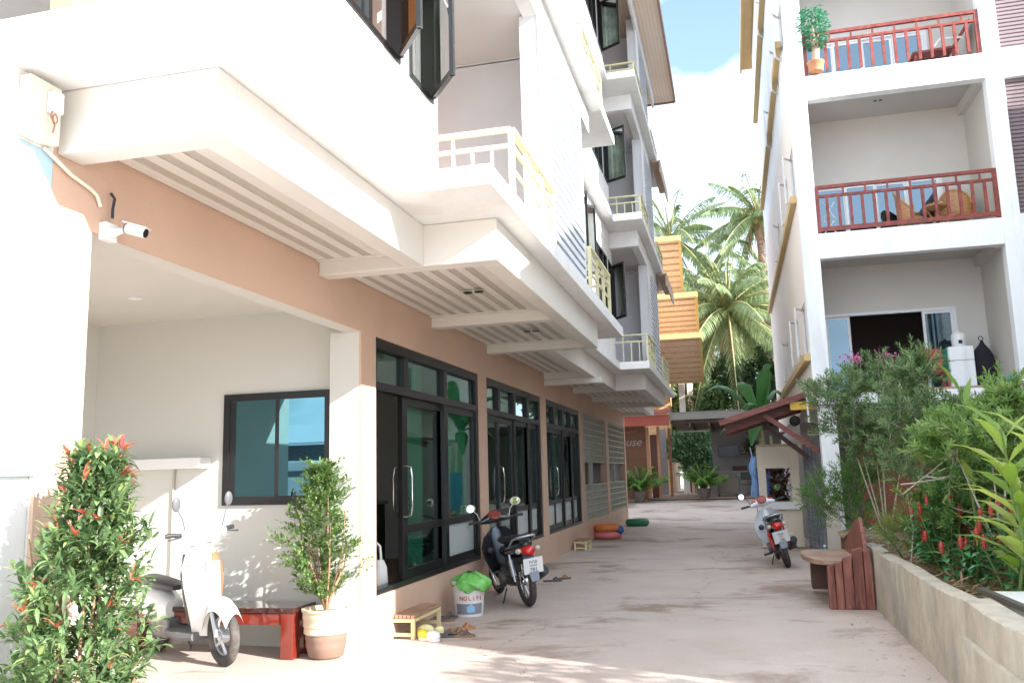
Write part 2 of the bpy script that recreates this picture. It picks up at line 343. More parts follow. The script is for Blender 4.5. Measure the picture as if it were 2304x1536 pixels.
# --- upper walls per storey
XW = -2.32
side = mat('siding_paint', (.70, .73, .77), .6, .02, 2)
railm = mat('cream_green_rail', (.66, .62, .38), .45, .05, 8)
curt = mat('curtain_cloth', (.62, .60, .54), .9, .05, 10)
gl_t = glass('teal_glass', (.48, .76, .68), .95, .10)
gl_c = glass('clear_pane', (.6, .9, .88), (.95, 1, 1), .7)
gl_d = glass('dark_tinted_glass', (.06, .12, .14), .85, .10)
bays = [(3.62, 6.7), (12.3, 18.1), (23.7, 26.4)]
wins = [(4.1, 5.82, 0), (6.02, 6.58, 1), (12.42, 12.98, 1), (13.2, 14.9, 0), (15.5, 17.22, 0), (17.42, 17.98, 1), (23.82, 24.38, 1), (24.6, 26.2, 0)]
def openwin(zf, zt, y0, y1, sash, opened, k):
    """casement window in the bay wall (x = XW); part window > frame, pane, sash"""
    f = MB(); x0, x1 = XW-.09, XW+.012; t = .05
    f.box(x0, x1, y0, y0+t, zf, zt); f.box(x0, x1, y1-t, y1, zf, zt); f.box(x0, x1, y0+t, y1-t, zf, zf+t); f.box(x0, x1, y0+t, y1-t, zt-t, zt)
    nm = 1 if sash else 3
    for i in range(1, nm): yy = y0+(y1-y0)*i/nm; f.box(x0, x1, yy-.03, yy+.03, zf+t, zt-t)
    fo = bp(f, 'window', black, label='black framed casement window')
    g = MB()
    n = nm; wd = (y1-y0)/n
    for i in range(n):
        ya, yb = y0+wd*i+.05, y0+wd*(i+1)-.05
        if opened and (i == n-1 if y0 < 9.5 or 15 < y0 < 20 else i == 0):
            hy = yb if (y0 < 9.5 or 15 < y0 < 20) else ya; sgn = -1 if hy == yb else 1; ang = R(38) if k == 0 else R(60)
            d = V((math.sin(ang), sgn*math.cos(ang), 0)); p = V((XW+.03, hy, 0)); q = p+d*(yb-ya)
            sf = MB()
            for z in (zf+.06, zt-.06): sf.bar((p.x, p.y, z), (q.x, q.y, z), .035, .05)
            for c in (p, q): sf.bar((c.x, c.y, zf+.035), (c.x, c.y, zt-.035), .035, .045)
            sf.bar((q.x, q.y, zf+.5), (q.x-.02, q.y, zf+.62), .03, .02)
            sub(sf, 'sash', black, fo)
            sg = MB(); sg.bar((p.x+d.x*.03, p.y+d.y*.03, (zf+zt)/2), (q.x-d.x*.03, q.y-d.y*.03, (zf+zt)/2), .008, zt-zf-.16); sub(sg, 'pane', gl_c, fo)
        else: g.box(XW-.045, XW-.038, ya, yb, zf+.05, zt-.05)
    if g.v: sub(g, 'pane', gl_d if k < 9 and y0 > 9 else gl_c, fo)
    return fo
for k, zb in enumerate(ZB):
    zf = zb+SL; zt = (ZB[k+1]-.32) if k < 2 else 12.35
    for (a, b) in bays:
        w = MB()
        z0w, z1w = zf+1.0, zf+2.25
        inn = [q for q in wins if a <= q[0] and q[1] <= b]
        xs0, xs1 = XW-.15, XW
        w.box(xs0, xs1, a, b, zf+.001, z0w); w.box(xs0, xs1, a, b, z1w, zt)
        cur = a
        for q in inn: w.box(xs0, xs1, cur, q[0], z0w, z1w); cur = q[1]
        w.box(xs0, xs1, cur, b, z0w, z1w)
        if a > 5: w.box(-3.3, xs0, a, a+.14, zf+.001, zt)
        if b < 25: w.box(-3.3, xs0, b-.14, b, zf+.001, zt)
        bp(w, 'wall', white, bevel=.004, label='white upper bay wall')
        for q in inn:
            if k == 0 and q[0] in (6.02, 12.42, 13.2) or k > 0 and q[2] == 1:
                cc = MB(); n = int((q[1]-q[0])/.02); cc.loft([[(XW-.2+.02*math.sin(i*1.3), q[0]+(q[1]-q[0])*i/n*(.75 if k == 0 else 1), z) for z in (z0w, z1w)] for i in range(n+1)], cap=False, closed=False)
                bp(cc, 'curtain', mat('white_green_curtain', (.55, .62, .52), .9, .3, 5), smooth=True, label='pale patterned curtain')
        for q in inn: openwin(z0w, z1w, q[0], q[1], q[2], (k == 0 and q[2] == 1) or (k == 0 and q[0] in (4.1, 13.2)) or (k > 0 and q[2] == 1 and q[0] > 14), k)
    w = MB(); w.box(-3.48, -3.34, 3.6, 26.2, zf+.001, zt); bp(w, 'wall', mat('apricot_room_paint', (.75, .36, .16), .6, .05), label='room and balcony rear wall')
    # wooden-ish interior partition seen through first window
    for c0 in (9.0, 20.4):
        w = MB(); w.box(-3.33, -1.9, c0, c0+.15, zf+.001, zt); w.box(-1.9, -1.71, c0-.88, c0+1.4, zf+.001, zt)
        bp(w, 'wall', mat('balcony_divider_paint', (.74, .755, .775), .65, .03), label='grey white wall between the balconies')
        w = MB(); z = zf+.02
        n = 22; h = (zt-zf-.1)/n
        for i in range(n): w.prism([(-1.70, z+i*h+.03), (-1.665, z+i*h+.03), (-1.675, z+(i+1)*h), (-1.70, z+(i+1)*h)], c0-.45, c0+1.44, 'y')
        bp(w, 'siding', side, label='horizontal grooved siding panel')
        w = MB(); w.box(-1.708, -1.701, c0-.45, c0+1.44, z, z+n*h); bp(w, 'siding_backing', mat('siding_groove_shade', (.10, .11, .12), .8))  # dark colour stands in for shade in the sunlit grooves
        for q in ((c0-.9, c0-.452), (c0+1.442, c0+1.56)): w = MB(); w.box(-1.708, -1.68, *q, zf+.002, zt); bp(w, 'pilaster', white, bevel=.004)
        # sliding door at the back of each balcony
        for d0 in (c0-2.0, c0+1.7):
            f = MB(); f.box(-3.33, -3.29, d0, d0+1.5, zf, zf+2.1); fo = bp(f, 'balcony_door', black)
            g = MB(); g.box(-3.288, -3.284, d0+.06, d0+.72, zf+.08, zf+2.03); g.box(-3.288, -3.284, d0+.78, d0+1.44, zf+.08, zf+2.03); sub(g, 'pane', gl_d, fo)
        # railings
        for y0, y1, yc in ((c0-2.4, c0-.72, c0-2.4), (c0+1.57, c0+3.3, c0+3.3)):
            f = MB(); zt_ = zf+.70; xr = -1.64
            f.bar((xr, y0, zt_), (xr, y1, zt_), .06, .03); f.bar((XW, yc, zt_+.001), (xr, yc, zt_+.001), .06, .03)
            f.bar((xr, y0, zt_-.14), (xr, y1, zt_-.14), .03, .03); f.bar((XW, yc, zt_-.14), (xr, yc, zt_-.14), .03, .03)
            for i in range(4):
                yy = y0+(y1-y0)*i/3; f.bar((xr, yy, zf), (xr, yy, zt_-.015), .045, .045) if i in (0, 3) else (f.bar((xr, yy-.05, zf), (xr, yy-.05, zt_-.015), .03), f.bar((xr, yy+.05, zf), (xr, yy+.05, zt_-.015), .03))
            for zz in (zf+.15, zf+.36): f.bar((xr, y0, zz), (xr, y1, zz), .022)
            for i in range(1, 4): xx = XW+(xr-XW)*i/4; f.bar((xx, yc, zf), (xx, yc, zt_-.14 if i != 1 else zt_-.01), .022)
            bp(f, 'railing', railm, label='cream green steel balcony railing')
# roof with perforated eave soffit
w = MB(); w.box(-9.2, -1.06, 2.4, 24.9, 12.5, 12.58); bp(w, 'roof', mat('roof_edge', (.30, .22, .20), .7, .05))
def perf():
    m = mat('perforated_tan_soffit', (.78, .62, .50), .7, .03); t = m.node_tree; n = t.nodes.new; l = t.links.new; b = t.nodes['Principled BSDF']
    tx = n('ShaderNodeTexCoord'); vo = n('ShaderNodeTexVoronoi'); vo.inputs['Scale'].default_value = 11; vo.inputs['Randomness'].default_value = 0
    ma = n('ShaderNodeMapping'); ma.inputs['Scale'].default_value = (1, .8, 1); l(tx.outputs['Object'], ma.inputs[0]); l(ma.outputs[0], vo.inputs['Vector'])
    c = n('ShaderNodeMath'); c.operation = 'LESS_THAN'; c.inputs[1].default_value = .17; l(vo.outputs['Distance'], c.inputs[0])
    mi = n('ShaderNodeMix'); mi.data_type = 'RGBA'; l(c.outputs[0], mi.inputs['Factor']); mi.inputs['A'].default_value = (.80, .64, .52, 1); mi.inputs['B'].default_value = (.45, .33, .26, 1); l(mi.outputs['Result'], b.inputs['Base Color']); return m
pf = perf()
w = MB(); w.box(-3.3, -1.10, 2.45, 24.85, 12.46, 12.498); bp(w, 'eave_soffit', pf)
w = MB(); w.box(-1.10, -1.05, 2.4, 24.9, 12.42, 12.60); w.box(-9.0, -1.1, 24.86, 24.92, 12.42, 12.6); bp(w, 'fascia', wood('fascia_board', (.30, .17, .12), (.40, .25, .18), .6))
w = MB(); w.box(-1.72, -1.66, 16.9, 24.2, 12.05, 12.455); w.box(-1.72, -1.66, 3.5, 12.9, 12.05, 12.455); bp(w, 'beam', white)
# tan screens under far balcony slabs
for (z0, z1, xo) in ((9.25, 9.6, -1.42), (6.2, 6.53, -1.42)):
    w = MB(); w.box(-1.66, xo, 21.9, 24.6, z0+.3, z0+.33); w.box(xo-.03, xo, 21.9, 24.6, z0, z0+.32); bp(w, 'eave_board', mat('tan_board', (.58, .44, .33), .7, .06, 6), label='tan boarding under the far balcony')
# floor finish for ground floor rooms
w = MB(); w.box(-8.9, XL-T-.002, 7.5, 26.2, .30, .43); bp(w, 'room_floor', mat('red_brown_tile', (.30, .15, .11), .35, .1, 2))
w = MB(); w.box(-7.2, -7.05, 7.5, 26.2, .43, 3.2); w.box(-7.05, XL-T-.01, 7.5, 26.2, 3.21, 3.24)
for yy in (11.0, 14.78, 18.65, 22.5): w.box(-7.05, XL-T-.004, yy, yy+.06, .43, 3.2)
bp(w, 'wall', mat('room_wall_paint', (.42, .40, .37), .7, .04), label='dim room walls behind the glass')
# --- glazed shopfronts
frost = mat('frosted_film', (.45, .50, .49), .35, .05, 3)
def shopfront(y0, y1, cols, opened=None, label='', curtains=(), frosts=()):
    f = MB(); x0, x1 = XL-.13, XL-.02; t = .07; z0, z1 = .44, 2.83
    f.box(x0, x1, y0, y0+t, z0, z1); f.box(x0, x1, y1-t*1.3, y1, z0, z1); f.box(x0, x1, y0+t, y1-t*1.3, z1-.1, z1); f.box(x0, x1, y0+t, y1-t*1.3, z0, z0+.05)
    f.box(x0, x1+.004, y0+t, y1-t*1.3, 2.33, 2.41)
    for c in cols: f.box(x0+.004, x1-.004, c-.055, c+.055, 2.41, z1-.1)
    f.box(x0+.004, x1-.004, cols[-1]-.06, cols[-1]+.06, z0+.05, 2.33)
    fo = bp(f, 'shopfront', black, label=label, bevel=.003)
    g = MB(); cs = [y0+t]+list(cols)+[y1-t*1.3]
    for a, b in zip(cs[:-1], cs[1:]): g.box(XL-.075, XL-.070, a+.05, b-.05, 2.41, z1-.1)
    sub(g, 'pane', gl_t, fo)
    # leaves
    for i, (a, b) in enumerate(zip(cs[:-1], cs[1:])):
        if opened is not None and i == opened: continue
        dx = -.045 if i % 2 else 0
        d = MB(); xa, xb = XL-.1+dx*.6, XL-.045+dx*.6
        st = .09 if i != 1 else .13
        d.box(xa, xb, a, a+st, z0+.05, 2.33); d.box(xa, xb, b-.06, b, z0+.05, 2.33)
        d.box(xa, xb, a+st, b-.06, z0+.05, z0+.14); d.box(xa, xb, a+st, b-.06, 2.25, 2.33); d.box(xa, xb, a+st, b-.06, .94, 1.02)
        do = bp(d, 'door' if i == 1 else 'glazed_panel', black, bevel=.003)
        p = MB(); p.box((xa+xb)/2-.003, (xa+xb)/2+.003, a+st, b-.06, 1.02, 2.25); sub(p, 'pane', gl_t, do)
        p = MB(); p.box((xa+xb)/2-.003, (xa+xb)/2+.003, a+st, b-.06, z0+.14, .94); sub(p, 'pane', frost if i in frosts else gl_t, do)
        if i == 1:
            for sx in (xb, xa):
                s_ = 1 if sx == xb else -1; hy = a+st/2
                h = MB(); h.tube([(sx, hy, 1.62), (sx+s_*.06, hy, 1.60), (sx+s_*.075, hy, 1.5), (sx+s_*.075, hy, 1.22), (sx+s_*.06, hy, 1.12), (sx, hy, 1.10)], .012, 8); sub(h, 'handle', chrome, do, smooth=True)
    for (a, b, x, c) in curtains:
        cc = MB(); n = int((b-a)/.025); secs = []
        for i in range(n+1):
            yy = a+(b-a)*i/n; xx = x+.025*math.sin(i*1.15)+.01*math.sin(i*.37); secs.append([(xx, yy, .46), (xx+.01, yy, 1.4), (xx, yy, 2.75)])
        cc.loft(secs, cap=False, closed=False); bp(cc, 'curtain', c, smooth=True, label='curtain hanging behind the glass')
    return fo
gc = mat('pale_green_curtain', (.72, .80, .74), .9, .06, 6); lc = mat('lace_curtain', (.72, .68, .58), .9, .08, 14)
shopfront(7.45, 10.85, [8.3, 9.55], opened=0, label='first black framed glass front with its sliding door open', curtains=[(8.7, 9.15, -3.44, gc), (9.7, 10.75, -3.42, gc), (7.52, 7.72, -3.42, lc)], frosts=(2,))
shopfront(11.2, 14.6, [11.95, 12.85, 13.75], label='second black framed glass front behind the black motorbike', curtains=[(11.3, 11.75, -3.42, gc), (13.15, 13.5, -3.42, lc), (13.9, 14.5, -3.44, gc)], frosts=(2, 3))
shopfront(15.0, 18.45, [15.85, 16.7, 17.55], label='third black framed glass front next to the lattice screens', curtains=[(15.1, 15.8, -3.42, gc), (16.0, 16.6, -3.42, gc), (16.8, 17.5, -3.44, gc)], frosts=(0, 1, 2, 3))
# things in the room: bag and low cabinet
lat = mat('grey_green_lattice', (.40, .40, .32), .6, .05, 6)
for (y0, y1) in ((18.9, 22.3), (22.75, 26.15)):
    f = MB(); x0, x1 = XL-.1, XL-.03
    for z0, z1 in ((.46, 1.22), (1.75, 2.81)):
        nz = 5 if z0 < 1 else 7; ny = 12
        for i in range(nz+1): zz = z0+(z1-z0)*i/nz; f.box(x0, x1, y0+.01, y1-.01, zz-.016, zz+.016)
        for i in range(ny+1): yy = y0+.03+(y1-y0-.06)*i/ny; f.box(x0+.004, x1-.004, yy-.03, yy+.03, z0+.017, z1-.017)
    f.box(x0-.01, x1+.01, y0+1.1, y0+1.2, 1.24, 1.73)
    bp(f, 'lattice_screen', lat, label='grey green lattice screen')
# wall mounted electrics
E1 = thing('junction_box', 'cream electrical cabinet with small white box and loose wires on the wall at top left', 'electrical box', (XL, 3.28, 3.19))
w = MB(); w.box(0, .07, -.10, .10, -.02, .28); w.build('cabinet', mat('cream_plastic', (.70, .67, .56), .4, .03), E1, bevel=.006)
w = MB(); w.box(.071, .125, .0, .06, .12, .23); w.build('box', white, E1, bevel=.008)
w = MB(); w.torus((.11, .02, .09), (1, .3, 0), .022, .003, 14, 6); w.tube([(.11, .0, .12), (.12, -.02, .09), (.10, .03, .06), (.10, .02, .02)], .004, 6); w.build('wire', mat('copper_wire', (.35, .15, .08), .5), E1, smooth=True)
C1 = thing('cable', 'cream cable conduit running from the cabinet down to the security camera', 'cable', (XL, 3.4, 3.1))
w = MB(); w.tube([(.012, -.06, .06), (.02, 0, .03), (.02, .12, -.02), (.02, .26, -.05), (.02, .31, -.07), (.015, .345, -.12)], .011, 7); w.build('conduit', mat('cream_plastic', (.7, .67, .56)), C1, smooth=True)
w = MB(); w.tube([(.03, .40, -.03), (.045, .415, -.06), (.04, .41, -.12), (.04, .41, -.17)], .008, 7); w.build('lead', black, C1, smooth=True)
SC = thing('security_camera', 'white bullet security camera on a square box fixed to the pink wall above the recess', 'security camera', (XL, 3.80, 2.80)); SC.scale = (.82, .82, .82)
w = MB(); w.box(0, .06, -.055, .055, 0, .12); w.build('mounting_box', white, SC, bevel=.005)
w = MB(); w.tube([(.06, .0, .05), (.075, .0, .055), (.13, .03, .075)], [.035, .03, .018], 12); w.ell((.14, .035, .078), .018, .018, .018); w.build('arm', white, SC, smooth=True)
w = MB(); w.tube([(.15, .03, .085), (.275, .055, .045)], .034, 16); w.build('body', white, SC, smooth=True)
w = MB(); w.tube([(.145, .029, .087), (.151, .030, .085)], .036, 16); w.tube([(.275, .055, .045), (.279, .0558, .0437)], .03, 16); w.bar((.15, .012, .1), (.27, .036, .062), .012, .02); w.build('lens_cover', black, SC, smooth=True)
w = MB(); w.bar((.135, .027, .125), (.295, .059, .075), .075, .006); w.build('sunshield', white, SC, bevel=.002)
# window in recess
WN = None
f = MB(); X0, X1, Z0, Z1 = -4.78, -3.64, 1.28, 2.34
f.box(X0, X0+.07, 7.352, 7.40, Z0, Z1); f.box(X1-.07, X1, 7.352, 7.40, Z0, Z1); f.box(X0+.07, X1-.07, 7.352, 7.40, Z0, Z0+.08); f.box(X0+.07, X1-.07, 7.352, 7.40, Z1-.07, Z1)
f.box(X0+.07, X0+.13, 7.357, 7.376, Z0+.08, Z1-.07); f.box(-4.225, -4.185, 7.356, 7.376, Z0+.08, Z1-.07)
fo = bp(f, 'window', black, label='black framed sliding window in the recess reflecting the street', bevel=.004)
g = MB(); g.box(X0+.13, -4.226, 7.366, 7.368, Z0+.08, Z1-.07); g.box(-4.184, X1-.07, 7.361, 7.363, Z0+.08, Z1-.07)
mg = glass('mirror_tint_glass', (.03, .05, .06), (.30, .62, .70), .35)
w = MB(); w.box(X0+.05, X1-.05, 7.370, 7.376, Z0, Z1); bp(w, 'blind', mat('dark_blind', (.03, .05, .06), .8))
sub(g, 'pane', mg, fo)
# ================================================================ right apartment building
RB = thing('apartment_building', 'tall white apartment building on the right with dark red balcony railings', 'building', (1.33, 15, 0))
rp_ = lambda mb, name, m, **k: bp(mb, name, m, root=RB, **k)
pinkw = mat('pink_side_paint', (.79, .72, .665), .65, .03, .8, .1, 50)
och = mat('ochre_ledge_paint', (.56, .40, .19), .6, .05, 3)
redr = wood('red_brown_railing', (.15, .022, .014), (.27, .05, .032), .4, 5, (2, 2, 2))
Z = [2.6, 5.43, 8.28, 11.13, 13.98]
FX0, FX1 = 1.61, 4.44; PX = 1.33; YF = 15.0; YB = 16.55; YE = 27.0
# side wall with window slots
swins = [(15.35, 16.1), (17.1, 17.6), (20.2, 20.7)]
for k in range(5):
    z0 = Z[k]-.05; z1 = (Z[k+1]-.05 if k < 4 else 14.6)
    w = MB(); ww0, ww1 = Z[k]+.62+.2, Z[k]+1.72
    w.box(PX, PX+.2, YF+.202, YE, z0, ww0); w.box(PX, PX+.2, YF+.202, YE, ww1, z1)
    cur = YF+.202
    for a, b in swins: w.box(PX, PX+.2, cur, a, ww0, ww1); cur = b
    w.box(PX, PX+.2, cur, YE, ww0, ww1)
    rp_(w, 'side_wall', pinkw if k < 2 else white2, label='pink lower part of the side wall' if k < 2 else 'pale upper part of the side wall')
    for j, (a, b) in enumerate(swins):
        f = MB(); f.box(PX+.02, PX+.07, a, a+.04, ww0, ww1); f.box(PX+.02, PX+.07, b-.04, b, ww0, ww1); f.box(PX+.02, PX+.07, a+.04, b-.04, ww0, ww0+.04); f.box(PX+.02, PX+.07, a+.04, b-.04, ww1-.04, ww1)
        if j == 0: f.box(PX+.02, PX+.07, (a+b)/2-.02, (a+b)/2+.02, ww0+.04, ww1-.04)
        fo = rp_(f, 'side_window', alu)
        g = MB(); g.box(PX+.04, PX+.046, a+.04, b-.04, ww0+.04, ww1-.04); sub(g, 'pane', gl_d, fo)
        s_ = MB(); q = (PX-.13, b-.22); 
        for zz in (ww0+.02, ww1-.02): s_.bar((PX+.01, b-.01, zz), (q[0], q[1], zz), .03)
        s_.bar((q[0], q[1], ww0), (q[0], q[1], ww1), .03); s_.bar((PX+.01, b-.01, ww0), (PX+.01, b-.01, ww1), .03); sub(s_, 'sash', alu, fo)
for k, (zz, prj, y0) in enumerate([(3.25, .10, 14.72), (6.08, .10, 15.3), (9.3, .11, 15.9), (12.1, .13, 15.9)]):
    w = MB(); w.box(PX-prj, PX-.002, max(y0, 15.02), YE-.5, zz, zz+.13); rp_(w, 'ledge', och, bevel=.006, label='ochre painted ledge')
w = MB(); w.box(PX-.36, 6, 18.6, YE+1, 14.62, 14.72); w.box(PX-.36, PX-.30, 18.6, YE+1, 14.5, 14.619); rp_(w, 'roof', och)
w = MB(); w.box(PX-.29, 8, YF-.2, YE+1, 14.73, 14.8); rp_(w, 'roof', white)
# facade frame
w = MB(); w.box(PX, FX0, YF, YF+.2, 2.72, 14.6); w.box(FX1, 4.71, YF, YF+.22, 2.72, 14.6); w.box(PX+.06, 1.66, YF+.03, YF+.3, 0, 2.5)
w.box(FX1+.02, 4.7, YF+.03, YF+.3, 0, 2.5); w.box(9.4, 9.7, YF, YF+.22, 0, 14.6)
for k in range(1, 5): w.box(FX0, FX1, YF, YF+.2, Z[k]-.46, Z[k]-.02)
for k in range(1, 5): w.box(4.71, 9.4, YF, YF+.2, Z[k]-.46 if k < 2 else Z[k]-.5, Z[k]+.02)
rp_(w, 'facade_wall', white2, bevel=.006, label='white pillars and floor bands of the front')
w = MB(); w.box(PX+.05, 9.4, YF-.12, YF+.02, 2.5, 2.66); rp_(w, 'front_beam', white2, bevel=.006)
w = MB(); w.box(PX+.201, 9.4, YF+.201, YE-.2, 2.42, 2.6)
for k in range(1, 5): w.box(PX+.201, 9.4, YF+.201, YE-.2, Z[k]-.2, Z[k])
rp_(w, 'floor_slab', white, label='balcony floor slabs')
tl = MB(); tl.box(PX+.3, 4.7, YF-.1, YF+.2, 2.661, 2.70); rp_(tl, 'tile_edge', mat('terracotta_tile', (.40, .24, .17), .6, .1, 8))
ceilm = mat('balcony_ceiling_beige', (.48, .47, .45), .7, .02)
inner = mat('balcony_inner_beige', (.56, .54, .50), .65, .02)
for k in range(4):
    z0, z1 = Z[k], Z[k+1]-.2
    w = MB(); w.box(PX+.22, FX1+.1, YF+.202, YB, z1-.10, z1-.002); rp_(w, 'ceiling', ceilm)
    w = MB(); w.lathe([(.03, 0), (.03, -.006)], 12, (2.85, 15.8, z1-.102)); w.lathe([(.03, 0), (.03, -.006)], 12, (2.94, 15.8, z1-.102)); rp_(w, 'downlight', black)
    w = MB(); w.box(FX1+.02, FX1+.12, YF+.222, YB+.1, z0, z1-.002); w.box(FX1-.08, FX1+.018, YF+.23, YB, z1-.28, z1-.103); rp_(w, 'wall', inner, label='balcony side wall with boxed beam')
    # rear wall with door opening 1.85..3.95
    dz = z0+1.30 if k else z0+1.66
    w = MB(); w.box(PX+.202, FX1+.02, YB, YB+.12, dz, z1-.002); w.box(3.98, FX1+.02, YB, YB+.12, z0, dz); w.box(PX+.202, 1.72, YB, YB+.12, z0, dz); rp_(w, 'wall', inner, label='balcony rear wall')
    # room behind
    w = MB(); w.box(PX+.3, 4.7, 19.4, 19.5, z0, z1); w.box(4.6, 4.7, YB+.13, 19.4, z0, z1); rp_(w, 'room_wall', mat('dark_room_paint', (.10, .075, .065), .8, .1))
    f = MB(); f.box(1.72, 3.98, YB-.02, YB+.07, dz-.05, dz)
    f.box(1.72, 1.77, YB-.02, YB+.07, z0, dz-.05); f.box(3.93, 3.98, YB-.02, YB+.07, z0, dz-.05)
    fo = rp_(f, 'sliding_door', alu, label='white framed sliding balcony door')
    lv = [(1.77, 2.2), (3.42, 3.93)] if k == 0 else [(1.77, 2.32), (2.3, 2.85), (2.83, 3.38), (3.38, 3.93)]
    for i, (a, b) in enumerate(lv):
        l_ = MB(); yy = YB+(.0 if i % 2 else .035); t = .045
        l_.box(a, a+t, yy, yy+.03, z0+.02, dz-.051); l_.box(b-t, b, yy, yy+.03, z0+.02, dz-.051); l_.box(a+t, b-t, yy, yy+.03, z0+.02, z0+.1); l_.box(a+t, b-t, yy, yy+.03, dz-.1, dz-.051)
        sub(l_, 'leaf', alu, fo)
        g = MB(); g.box(a+t, b-t, yy+.012, yy+.018, z0+.1, dz-.1); sub(g, 'pane', glass('balcony_glass', (.16, .26, .30), (.42, .56, .66), .25), fo)
def railing(z0, x0, x1, lowbar=True):
    f = MB(); y = YF+.05; zt = z0+.80
    f.bar((x0, y, zt), (x1, y, zt), .06, .055); f.bar((x0, y, zt-.16), (x1, y, zt-.16), .05, .045)
    if lowbar: f.bar((x0, y, z0+.06), (x1, y, z0+.06), .05, .07)
    f.bar((x1-.03, y, z0), (x1-.03, y, zt-.03), .06)
    f.bar((x0+.03, y, z0), (x0+.03, y, zt-.03), .06)
    fo = rp_(f, 'railing', redr, label='dark red balcony railing')
    n = 15
    for i in range(1, n): x = x0+(x1-x0)*i/n; b = MB(); b.bar((x, y+.001, z0+.09), (x, y+.001, zt-.18), .045); sub(b, 'baluster', redr, fo)
    for i in range(1, 8): x = x0+(x1-x0)*(i+.3)/8; b = MB(); b.bar((x, y, zt-.137), (x, y, zt-.028), .03); sub(b, 'spacer', redr, fo)
railing(Z[1], FX0+.002, FX1-.002); railing(Z[2]-.05, FX0+.002, FX1-.002, False); railing(Z[3]-.05, FX0+.002, FX1-.002, False)
shm = mat('brown_roller_shutter', (.21, .16, .165), .5, .05, 3)
for k in range(1, 4):
    z0, z1 = Z[k]+.02, Z[k+1]-.5
    w = MB(); n = 34; h = (z1-z0)/n
    for i in range(n): w.prism([(YF+.10, z0+i*h), (YF+.085, z0+i*h+h*.15), (YF+.085, z0+i*h+h*.75), (YF+.105, z0+(i+1)*h-.002), (YF+.13, z0+(i+1)*h-.002), (YF+.13, z0+i*h)], 4.712, 9.39, 'x')
    rp_(w, 'roller_shutter', shm, label='brown slatted roller shutter')
# back bulk and ground level rear
w = MB(); w.box(9.7, 9.9, YF, YE, 0, 14.6); w.box(PX+.2, 9.7, YE-.2, YE, 0, 14.6); rp_(w, 'wall', white2)
w = MB(); w.box(1.36, 1.56, 19.0, YE-.2, 0, 2.42); w.box(1.56, 9.7, 18.9, 19.0, 0, 2.42); rp_(w, 'ground_wall', mat('grey_beam_paint', (.42, .40, .38), .7, .06))
w = MB(); w.box(2.2, 9.6, 17.0, 17.1, 0, 2.4); rp_(w, 'brick_wall', mat('red_brick_paint', (.30, .11, .07), .8, .15, 6))
w = MB(); w.box(1.0, 1.42, 15.9, 16.05, 2.5, 2.64); rp_(w, 'yellow_beam', mat('yellow_paint', (.75, .50, .06), .5))
w = MB(); w.tube([(1.27, 15.6, 2.9), (1.27, 15.6, 2.5), (1.27, 15.58, 2.25)], .02, 8); rp_(w, 'drain_pipe', alu, smooth=True)
# ---------------------------------------------------------------- balcony things, first floor (z 2.6)
T = thing('fridge', 'small white fridge with a green side standing on the lowest balcony', 'fridge', (3.83, 16.1, 2.6))
w = MB(); w.box(-.2, .2, -.22, .22, .03, .86); w.build('cabinet', white2, T, bevel=.02)
w = MB(); w.box(-.195, .195, -.25, -.225, .62, .855); w.box(-.195, .195, -.25, -.225, .04, .61); w.build('door', white2, T, bevel=.01)
w = MB(); w.box(-.215, -.202, -.2, .2, .1, .84); w.build('side_sheet', mat('green_sheet', (.03, .35, .2), .5), T)
T = thing('rice_cooker', 'white rice cooker on top of the small fridge', 'rice cooker', (3.86, 16.08, 3.465))
w = MB(); w.lathe([(.09, 0), (.11, .02), (.115, .2), (.11, .215)], 24); w.build('body', white2, T, smooth=True)
w = MB(); w.lathe([(.108, .216), (.09, .245), (.03, .26), (.025, .285), (.01, .29)], 24); w.build('lid', alu, T, smooth=True)
w = MB(); w.box(-.03, .03, -.122, -.112, .05, .11); w.build('switch', black, T)
T = thing('garment_bag', 'black guitar shaped cover hanging beside the fridge', 'bag', (4.2, 16.1, 2.6))
w = MB()
secs = []
for z, rx in ((.05, .16), (.25, .19), (.5, .2), (.68, .17), (.8, .12), (.88, .05), (.95, .015)): secs.append([(rx*math.cos(a)+.02*(z-.5), .06*math.sin(a)-.05, z) for a in [2*PI*i/14 for i in range(14)]])
w.loft(secs); w.build('cover', mat('black_cloth', (.012, .012, .018), .9), T, smooth=True)
w = MB(); w.torus((.0, -.05, .99), (0, 1, 0), .035, .008, 14, 6); w.build('hook', black, T)
T = thing('plastic_chair', 'red plastic chair among plants on the lowest balcony', 'chair', (3.28, 15.45, 2.6))
rp2 = mat('maroon_plastic', (.30, .02, .02), .4)
w = MB()
secs = [[(x, .18+.03*math.cos(x*8)-.04*t, .38+t*.42) for x in (-.2+.02*t, -.1, 0, .1, .2-.02*t)] for t in (0, .3, .7, 1)]
w.loft(secs, closed=False, cap=False); w.loft([[(p[0], p[1]+.02, p[2]) for p in s_] for s_ in secs], closed=False, cap=False); w.build('backrest', rp2, T, smooth=True)
w = MB(); w.box(-.21, .21, -.2, .2, .37, .4); w.build('seat', rp2, T, bevel=.01)
for sx in (-1, 1):
    for sy in (-1, 1): w = MB(); w.bar((sx*.19, sy*.18, 0), (sx*.17, sy*.16, .37), .035); w.build('leg', rp2, T)
T = thing('table', 'low table with folded cloths on the lowest balcony', 'table', (2.85, 15.9, 2.6))
w = MB(); w.box(-.3, .35, -.2, .2, .46, .49); w.build('tabletop', rp2, T, bevel=.01)
w = MB(); w.ell((0, 0, .55), .26, .16, .07); w.build('cloth', mat('grey_cloth', (.45, .43, .42), .9, .1), T, smooth=True)
for sx in (-1, 1):
    for sy in (-1, 1): w = MB(); w.bar((sx*.26, sy*.16, 0), (sx*.26, sy*.16, .46), .04); w.build('leg', rp2, T)
